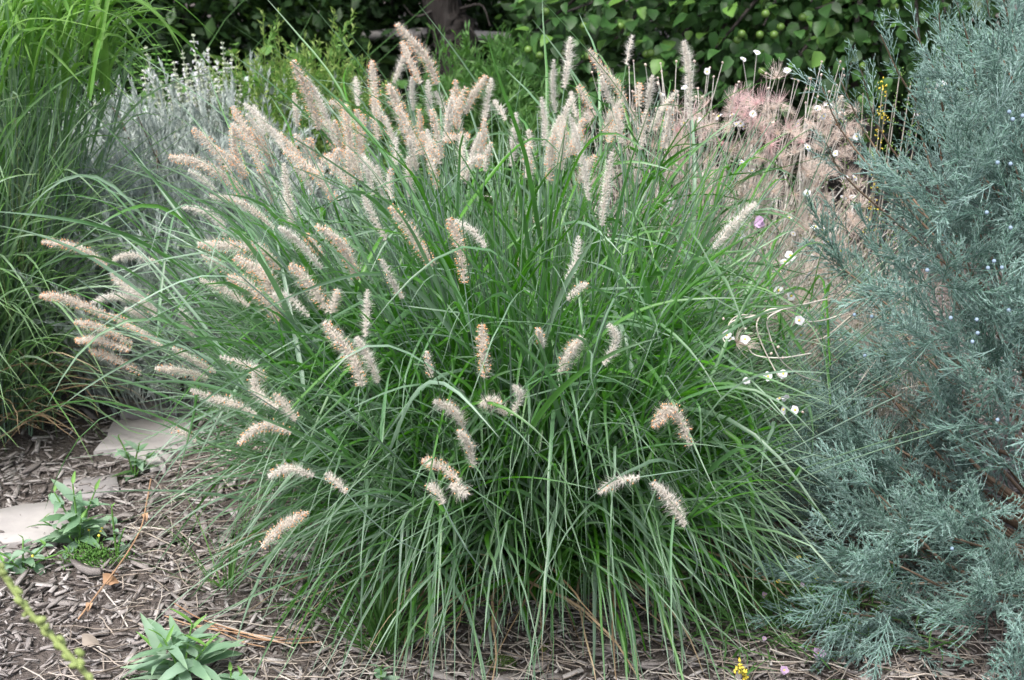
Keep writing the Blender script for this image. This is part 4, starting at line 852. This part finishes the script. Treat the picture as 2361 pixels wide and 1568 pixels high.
def juniper():
    ax = np.array([1.24, 2.72, 0]); t = thing('juniper', 'large blue green juniper bush with pale berries filling the right edge', 'juniper', ax)
    part('trunk', trunk([ax - [0, 0, .1], ax + [.02, 0, .5], ax + [-.02, .03, 1.1], ax + [0, 0, 1.75]], .05, .012, 10, 16, .06), M['jbark'], t)
    def rad(z, a):
        return np.interp(z, [0, .15, .5, .8, 1.15, 1.5, 2.0], [.68, .66, .56, .45, .26, .15, .05]) * (1 + .10 * math.sin(a * 5 + z * 7) + .06 * math.sin(a * 11 - z * 9))
    Ms = []; tipsP = []
    for k in range(290):
        a = rng.uniform(R(120), R(320)) if k < 250 else rng.uniform(0, 6.28); h = 1.55 * rng.random() ** 1.35 - .04; h = max(h, .01); ze = h + rng.uniform(.02, .40); rr = rad(min(ze, 1.95), a) * rng.uniform(.82, 1.06)
        e = ax + [math.cos(a) * rr, math.sin(a) * rr, ze]; s = ax + [0, 0, max(h - .15, .03)]
        if ze > .40 and e[0] < .88 and rng.random() < .82: continue
        P = curve([s, s * .5 + e * .5 + [0, 0, -.05] + rng.normal(0, .03, 3), e], 14)
        part('branch', tubes(P[None], np.linspace(.0062, .0016, 14)[None], 5, U(.2, .8)), M['jbark'], t); tipsP.append(P)
        out = unit(e - s)
        for j in range(8):
            q = int(rng.integers(6, 14)); p = P[q] + rng.normal(0, .012, 3); d = out * .75 + rng.normal(0, .42, 3) + [0, 0, .35]; Ms.append(frame(p, d, rng.normal(0, 1, 3), rng.uniform(.09, .19)))
        Ms.append(frame(e - out * .02, out + [0, 0, .45] + rng.normal(0, .2, 3), rng.normal(0, 1, 3), rng.uniform(.12, .2)))
    for k in range(400):
        a = rng.uniform(R(165), R(290)); z = .02 + .85 * rng.random() ** 1.25; rr = rad(z, a) * rng.uniform(.74, 1.02)
        if z > .38 and math.cos(a) * rr < -.36 and rng.random() < .8: continue
        d = np.array([math.cos(a), math.sin(a), .25]) + rng.normal(0, .35, 3)
        Ms.append(frame(ax + [math.cos(a) * rr, math.sin(a) * rr, z], d, rng.normal(0, 1, 3), rng.uniform(.09, .18)))
    for k in range(115):
        py = rng.uniform(420, 960); px = rng.uniform(1890 + max(0, 600 - py) * .5, 2150)
        if py < 620 and rng.random() < .55: continue; p = at(px, py, rng.uniform(2.45, 2.75)); d = np.array([-.6, -.1, .5]) + rng.normal(0, .35, 3)
        Ms.append(frame(p, d, rng.normal(0, 1, 3), rng.uniform(.07, .14)))
        if k % 13 == 0: part('branch', tubes(curve([ax + [-.2, 0, max(p[2] - U(.3, .6), .05)], (ax * .5 + p * .5) * [1, 1, 0] + [0, U(-.08, .08), max(p[2] - U(.08, .3), .05)], p], 12)[None], np.linspace(.0042, .0012, 12)[None], 5, U(.1, .6)), M['jbark'], t)
    for k in range(150):
        py = rng.uniform(120, 950); p = at(rng.uniform(2110 + max(0, 330 - py) * .75, 2420), py, rng.uniform(2.28, 2.6)); d = np.array([-.35, -.35, .5]) + rng.normal(0, .45, 3)
        Ms.append(frame(p, d, rng.normal(0, 1, 3), rng.uniform(.09, .17)))
    # tall shoots at the top left
    for px, py, px2, py2 in ((1960, 330, 1895, 200), (2010, 330, 1940, 190), (2040, 320, 1985, 160), (2120, 300, 2115, 175), (2090, 200, 2030, 80), (2160, 180, 2100, 60), (2180, 160, 2165, 30), (2240, 120, 2200, -10), (2300, 110, 2270, -30), (2230, 200, 2195, 90), (2330, 60, 2300, -60), (2160, 300, 2150, 210), (1960, 420, 1905, 330)):
        Y = 2.6 + rng.uniform(-.05, .12); a, b = at(px, py, Y + .05), at(px2, py2, Y)
        for u in np.linspace(.15, .85, 4): Ms.append(frame(a + (b - a) * u, (b - a) + rng.normal(0, .03, 3), rng.normal(0, 1, 3), rng.uniform(.06, .105)))
        zz = max(a[2] - U(.2, .55), .15); P = curve([ax + [-.1, 0, zz], (ax + [-.1, 0, zz]) * .4 + a * .6 + [U(-.05, .05), U(-.1, .1), U(-.1, .02)], a, b], 12); part('branch', tubes(P[None], np.linspace(.0036, .0012, 12)[None], 5), M['jbark'], t)
    geos = [juniper_spray(300 + i) for i in range(8)]; low = [juniper_spray(320 + i, False) for i in range(8)]
    scatter(t, 'foliage_spray', geos, M['juniper'], Ms, 300, 'foliage', lowgeos=low)
    bm = blob(.0036, 7, 5).mesh('berry', M['berry'])
    for px, py in ((2138, 623), (2292, 602), (2278, 618), (2310, 617), (2252, 737), (2242, 788), (2254, 768), (2330, 525), (2335, 275), (2327, 258), (2358, 267), (1970, 726), (1994, 820), (2326, 715), (2195, 1265), (2300, 375), (2330, 378), (2275, 490), (2300, 968), (2010, 730), (2192, 733)):
        Y = 2.22 if px > 2100 else 2.4
        Mx = frame(at(px, py, Y), (0, 1, 0), (0, 0, 1)); inst('berry', bm, Mx, t)
juniper()

# ---------------------------------------------------------------- small plants on the mulch
def leafy(name, label, base, stems, nl, ll, lw, seed, cat_='plant', group=None, mat='glau', serr=.12):
    r = np.random.default_rng(seed); t = thing(name, label, cat_, base, group); geos = [leaf(1, lw / ll, .35, c, 9, .62, .02, serr, rnd=q) for c, q in ((.4, .2), (.9, .4), (1.2, .6), (.7, .8), (.2, .9))]; mes = [g.mesh('leaf', M[mat]) for g in geos]; young = leaf(1, lw / ll * .8, .5, .3, 8, rnd=.9).mesh('leaf', M['green'])
    for (dx, dy, h) in stems:
        e = base + np.array([dx, dy, h]); P = curve([base - [0, 0, .01], base + np.array([dx * .35, dy * .35, h * .5]), e], 12); part('stem', tubes(P[None], np.linspace(.003, .0016, 12)[None], 5, .6), M['green'], t)
        for k in range(nl):
            q = .25 + .75 * k / (nl - 1); p = P[int(q * 11)]; a = k * 2.4 + r.normal(0, .3) + seed; el = .25 + 1.1 * (q - .3) + r.normal(0, .35); d = np.array([math.cos(a), math.sin(a), el]); L = ll * (1.1 - .5 * q) * r.uniform(.75, 1.15) * (.6 if q > .93 else 1)
            inst('leaf', young if q > .93 else mes[int(r.integers(5))], frame(p, d, (0, 0, 1) if el < 1 else (-math.cos(a), -math.sin(a), .4), L, r.normal(0, .3)), t)
    return t
G1 = 'grey green leafy plants on the mulch'
leafy('broadleaf_plant', 'grey green leafy plant by the purplish flagstone on the left', gnd(185, 1265), [(-.05, .02, .13), (.0, 0, .16), (.045, .01, .14), (.02, -.03, .09), (-.07, -.02, .08)], 9, .105, .028, 1, group=G1)
leafy('broadleaf_plant', 'long leaved grey green plant in front at the bottom edge', gnd(425, 1590), [(-.03, .0, .11), (.02, .02, .13), (.05, -.01, .10), (-.055, .015, .08)], 12, .145, .027, 2, group=G1)
leafy('broadleaf_plant', 'low sprawling green weed at the left edge on half buried stone', gnd(55, 1318), [(-.07, 0, .06), (.05, .01, .06), (.0, .02, .07), (-.03, -.03, .04), (.1, 0, .05)], 6, .055, .026, 3, group=G1, serr=0)
leafy('broadleaf_plant', 'small leafy plant beside the large pale flagstone', gnd(310, 1100), [(-.03, 0, .11), (.02, 0, .09), (.05, .02, .06)], 7, .065, .026, 4, group=G1)
leafy('broadleaf_plant', 'tiny grey green seedling cut by the bottom edge right of long leaved plant', gnd(535, 1585), [(0, 0, .035), (.02, 0, .03)], 5, .07, .028, 5, group=G1)
leafy('broadleaf_plant', 'tiny leafy seedling at the bottom edge by the fresh grass tuft', gnd(880, 1580), [(0, 0, .04)], 6, .05, .022, 6, group=G1)
leafy('broadleaf_plant', 'sparse narrow leaved seedling in mulch right of the leafy plant', gnd(270, 1290), [(0, 0, .13), (.02, 0, .07)], 6, .04, .016, 7, group=G1, serr=0)
def ferny():
    b = gnd(215, 1300); t = thing('low_ferny_weed', 'bright green finely cut weed with tiny yellow flowers on the mulch', 'weed', b); n = 420
    P = b + np.stack([rng.normal(0, .035, n), rng.normal(0, .02, n), np.abs(rng.normal(0, .018, n))], -1); part('foliage', seeds(P, rng.normal(0, 1, (n, 3)) + [0, 0, .8], .016, .0016, rng.random(n)), M['green'], t, kind='stuff')
    for px, py in ((228, 1235), (232, 1225), (205, 1222), (75, 1282), (235, 1218)):
        p = gnd(px, py, .05); part('flower', blob(.0032, 6, 4, rnd=.8).__class__().merge(blob(.0032, 6, 4, rnd=.8), frame(p, (0, 1, 0))), M['yellow'], t)
        part('stalk', tubes(np.linspace(b, p, 6)[None], .0008, 3), M['green'], t)
ferny()
def tuft():
    for px, py, n, lab in ((890, 1500, 150, 'small fresh green grass tuft on the mulch before the big clump'), (525, 1370, 22, 'thin wispy grass seedling on the mulch left of the clump foot')):
        b = gnd(px, py); t = thing('grass_tuft', lab, 'grass', b, 'small grass tufts on the mulch'); a = U(0, 6.28, n); q = rng.random(n); z = np.zeros(n)
        B = blades(b + np.stack([np.cos(a) * q * .04, np.sin(a) * q * .03, z + .004], -1), a, R(4) + R(38) * q, R(25) * rng.random(n), R(60) * rng.random(n) ** 2, U(.4, .8, n), U(.06, .14, n), U(.12, .30, n), U(.0012, .0026, n), rng.normal(0, .5, n), rng.normal(0, .8, n)); build_blades(t, M['weed'], B, rng.random(n), 60, 'blade', 'blades')
tuft()
def stalks():
    # out of focus seed stalk crossing the lower left corner
    pts = [at(-40, 1245, 1.18), at(20, 1345, 1.17), at(75, 1420, 1.16), at(150, 1500, 1.15), at(225, 1590, 1.14), at(330, 1760, 1.12), at(430, 2000, 1.1)]; f = pts[-1] * [1, 1, 0]; P = curve(pts + [f + [.02, 0, 0]], 60)
    t = thing('seed_stalk', 'long green seed stalk with round buds crossing the lower left corner', 'flower stalk', f); part('stem', tubes(P[None], np.linspace(.0022, .0036, 60)[None], 6, .7), M['stalkgreen'], t); me = blob(.0033, 8, 6, (1, 1, 1.5)).mesh('bud', M['stalkgreen'])
    for k in range(2, 40): inst('bud', me, frame(P[k] + rng.normal(0, .0028, 3), rng.normal(0, 1, 3), unit(P[k - 1] - P[k]), rng.uniform(.7, 1.15)), t)
    # dry orange stalk
    pts = [gnd(x, y, z) for x, y, z in ((348, 1105, .05), (338, 1160, .05), (326, 1215, .045), (300, 1265, .04), (262, 1320, .03), (235, 1355, .025), (180, 1428, .012))]; P = curve(pts, 26)
    t = thing('dry_stalk', 'long orange brown dry stalk lying across the mulch', 'stalk', pts[-1] * [1, 1, 0]); part('stem', tubes(P[None], .0019, 5, .6, .06), M['rust'], t)
    for k in (6, 17, 23): part('dry_leaf', Geo().merge(leaf(.026, .014, .6, 1.2, 6), frame(P[k], [rng.normal(0, 1), rng.normal(0, 1), .0], (0, -.3, 1))), M['rust'], t)
    t = thing('dry_straws', 'tangle of pale orange dry stems on mulch by the long leaved plant', 'straw', gnd(560, 1455))
    for a, b, c in (((400, 1390), (470, 1430), (600, 1470)), ((420, 1440), (520, 1455), (660, 1472)), ((480, 1440), (600, 1475), (720, 1470)), ((490, 1450), (560, 1480), (610, 1492)), ((380, 1420), (440, 1440), (500, 1446)), ((500, 1440), (640, 1480), (740, 1480))):
        P = curve([gnd(*a, .022), gnd(*b, .03), gnd(*c, .022)], 14); part('stem', tubes(P[None], .0015, 4, rng.random()), M['rust'], t)
    g = chip_geo(77); o = inst('wood_chunk', g.mesh('wood_chunk', M['chip'], False), frame(gnd(196, 1310, .025), gnd(220, 1318, .02) - gnd(170, 1302, .02), (0, 0, 1), .075), None); o.scale = (.085, .085, .16); tag(o, 'stout broken wood chunk on the mulch below the leafy plant', 'wood')
    for px, py, lab, m_ in ((238, 1345, 'rusty brown curled bark scrap beside the dry orange stalk', 'rust'), (190, 1487, 'pale curled bark flake on the mulch at lower left', 'straw')):
        o = inst('bark_flake', leaf(1, .75, .5, .8, 6, .7, .06).mesh('bark_flake', M[m_], False), frame(gnd(px, py, .02), (.6, .5, .1), (.2, -.3, 1), .05), None); tag(o, lab, 'bark')
stalks()
def corner():
    c = gnd(1800, 1440); t = thing('trailing_groundcover', 'dark tangled low groundcover with mauve flowers between the grass and juniper', 'groundcover', c); n = 900; z = np.zeros(n)
    b = c + np.stack([rng.normal(0, .13, n), rng.normal(.06, .11, n), U(.005, .05, n)], -1); P, s_, n_, w_ = blades(b, U(0, 6.28, n), R(35) + R(50) * rng.random(n), R(60) * rng.random(n), z, z + .5, z + .1, U(.04, .13, n), U(.0008, .0024, n), rng.normal(0, .6, n), rng.normal(0, 1, n), K=6, wob=.15)
    part('foliage', ribbons(P, s_, n_, w_, .2, rng.random(n)), M['weed'], t, kind='stuff')
    me = flower_geo(9, .012).mesh('flower', M['mauve']); dk = DISC.mesh('flower_centre', M['yellow'])
    for px, py, z_, sc in ((1888, 1505, .05, 1.3), (1808, 1545, .03, .9), (1763, 1372, .07, .7), (1850, 1348, .08, .5), (1762, 1472, .03, .5)):
        p = gnd(px, py, z_); o = inst('flower', me, frame(p, (1, 0, 0), (0, -1, .5), sc), t); ob = bpy.data.objects.new('flower_centre', dk); COL.objects.link(ob); ob.parent = o
        q = p * [1, 1, 0] + [.01, .03, 0]; part('stalk', tubes(curve([q, (p + q) / 2, p], 6)[None], .0009, 4), M['weed'], t)
    for px, py in ((1842, 1285), (1805, 1332), (1795, 1340), (1885, 1335)):
        p = gnd(px, py, .1); part('yellow_flower', Geo().merge(blob(.006, 7, 4, (1, 1, .6)), frame(p, (0, 1, 0))), M['yellow'], t); part('stalk', tubes(curve([p * [1, 1, 0], p * [1, 1, .5] + [.005, 0, 0], p], 6)[None], .0008, 4), M['weed'], t)
    b = gnd(1712, 1600); t = thing('yellow_flower_spike', 'short yellow flower spike at the bottom edge left of the juniper', 'flower', b); e = at(1702, 1538, 2.18); P = curve([b, (b + e) / 2 + [.01, 0, 0], e], 12); part('stem', tubes(P[None], .0014, 4), M['green'], t)
    for k in range(26): q = P[int(rng.integers(6, 12))]; part('floret', seeds(q[None] + rng.normal(0, .004, (1, 3)), rng.normal(0, 1, (1, 3)) + [0, -.2, .6], .012, .003, rng.random(1)), M['yellow'], t)
    for px, py, s_, lab in ((1155, 1532, .028, 'dark green moss cushion on the mulch before the clump foot'), (1250, 1500, .02, 'small moss cushion in the shade of the clump foot')):
        p = gnd(px, py); n = 500; d = unit(rng.normal(0, 1, (n, 3))); d[:, 2] = np.abs(d[:, 2]); t = thing('moss_cushion', lab, 'moss', p, 'moss cushions on the mulch')
        part('moss', spikes(p + d * [s_, s_ * .8, s_ * .5], d + rng.normal(0, .5, (n, 3)), .005, .0012, 3, rng.random(n)), M['moss'], t, kind='stuff')
corner()
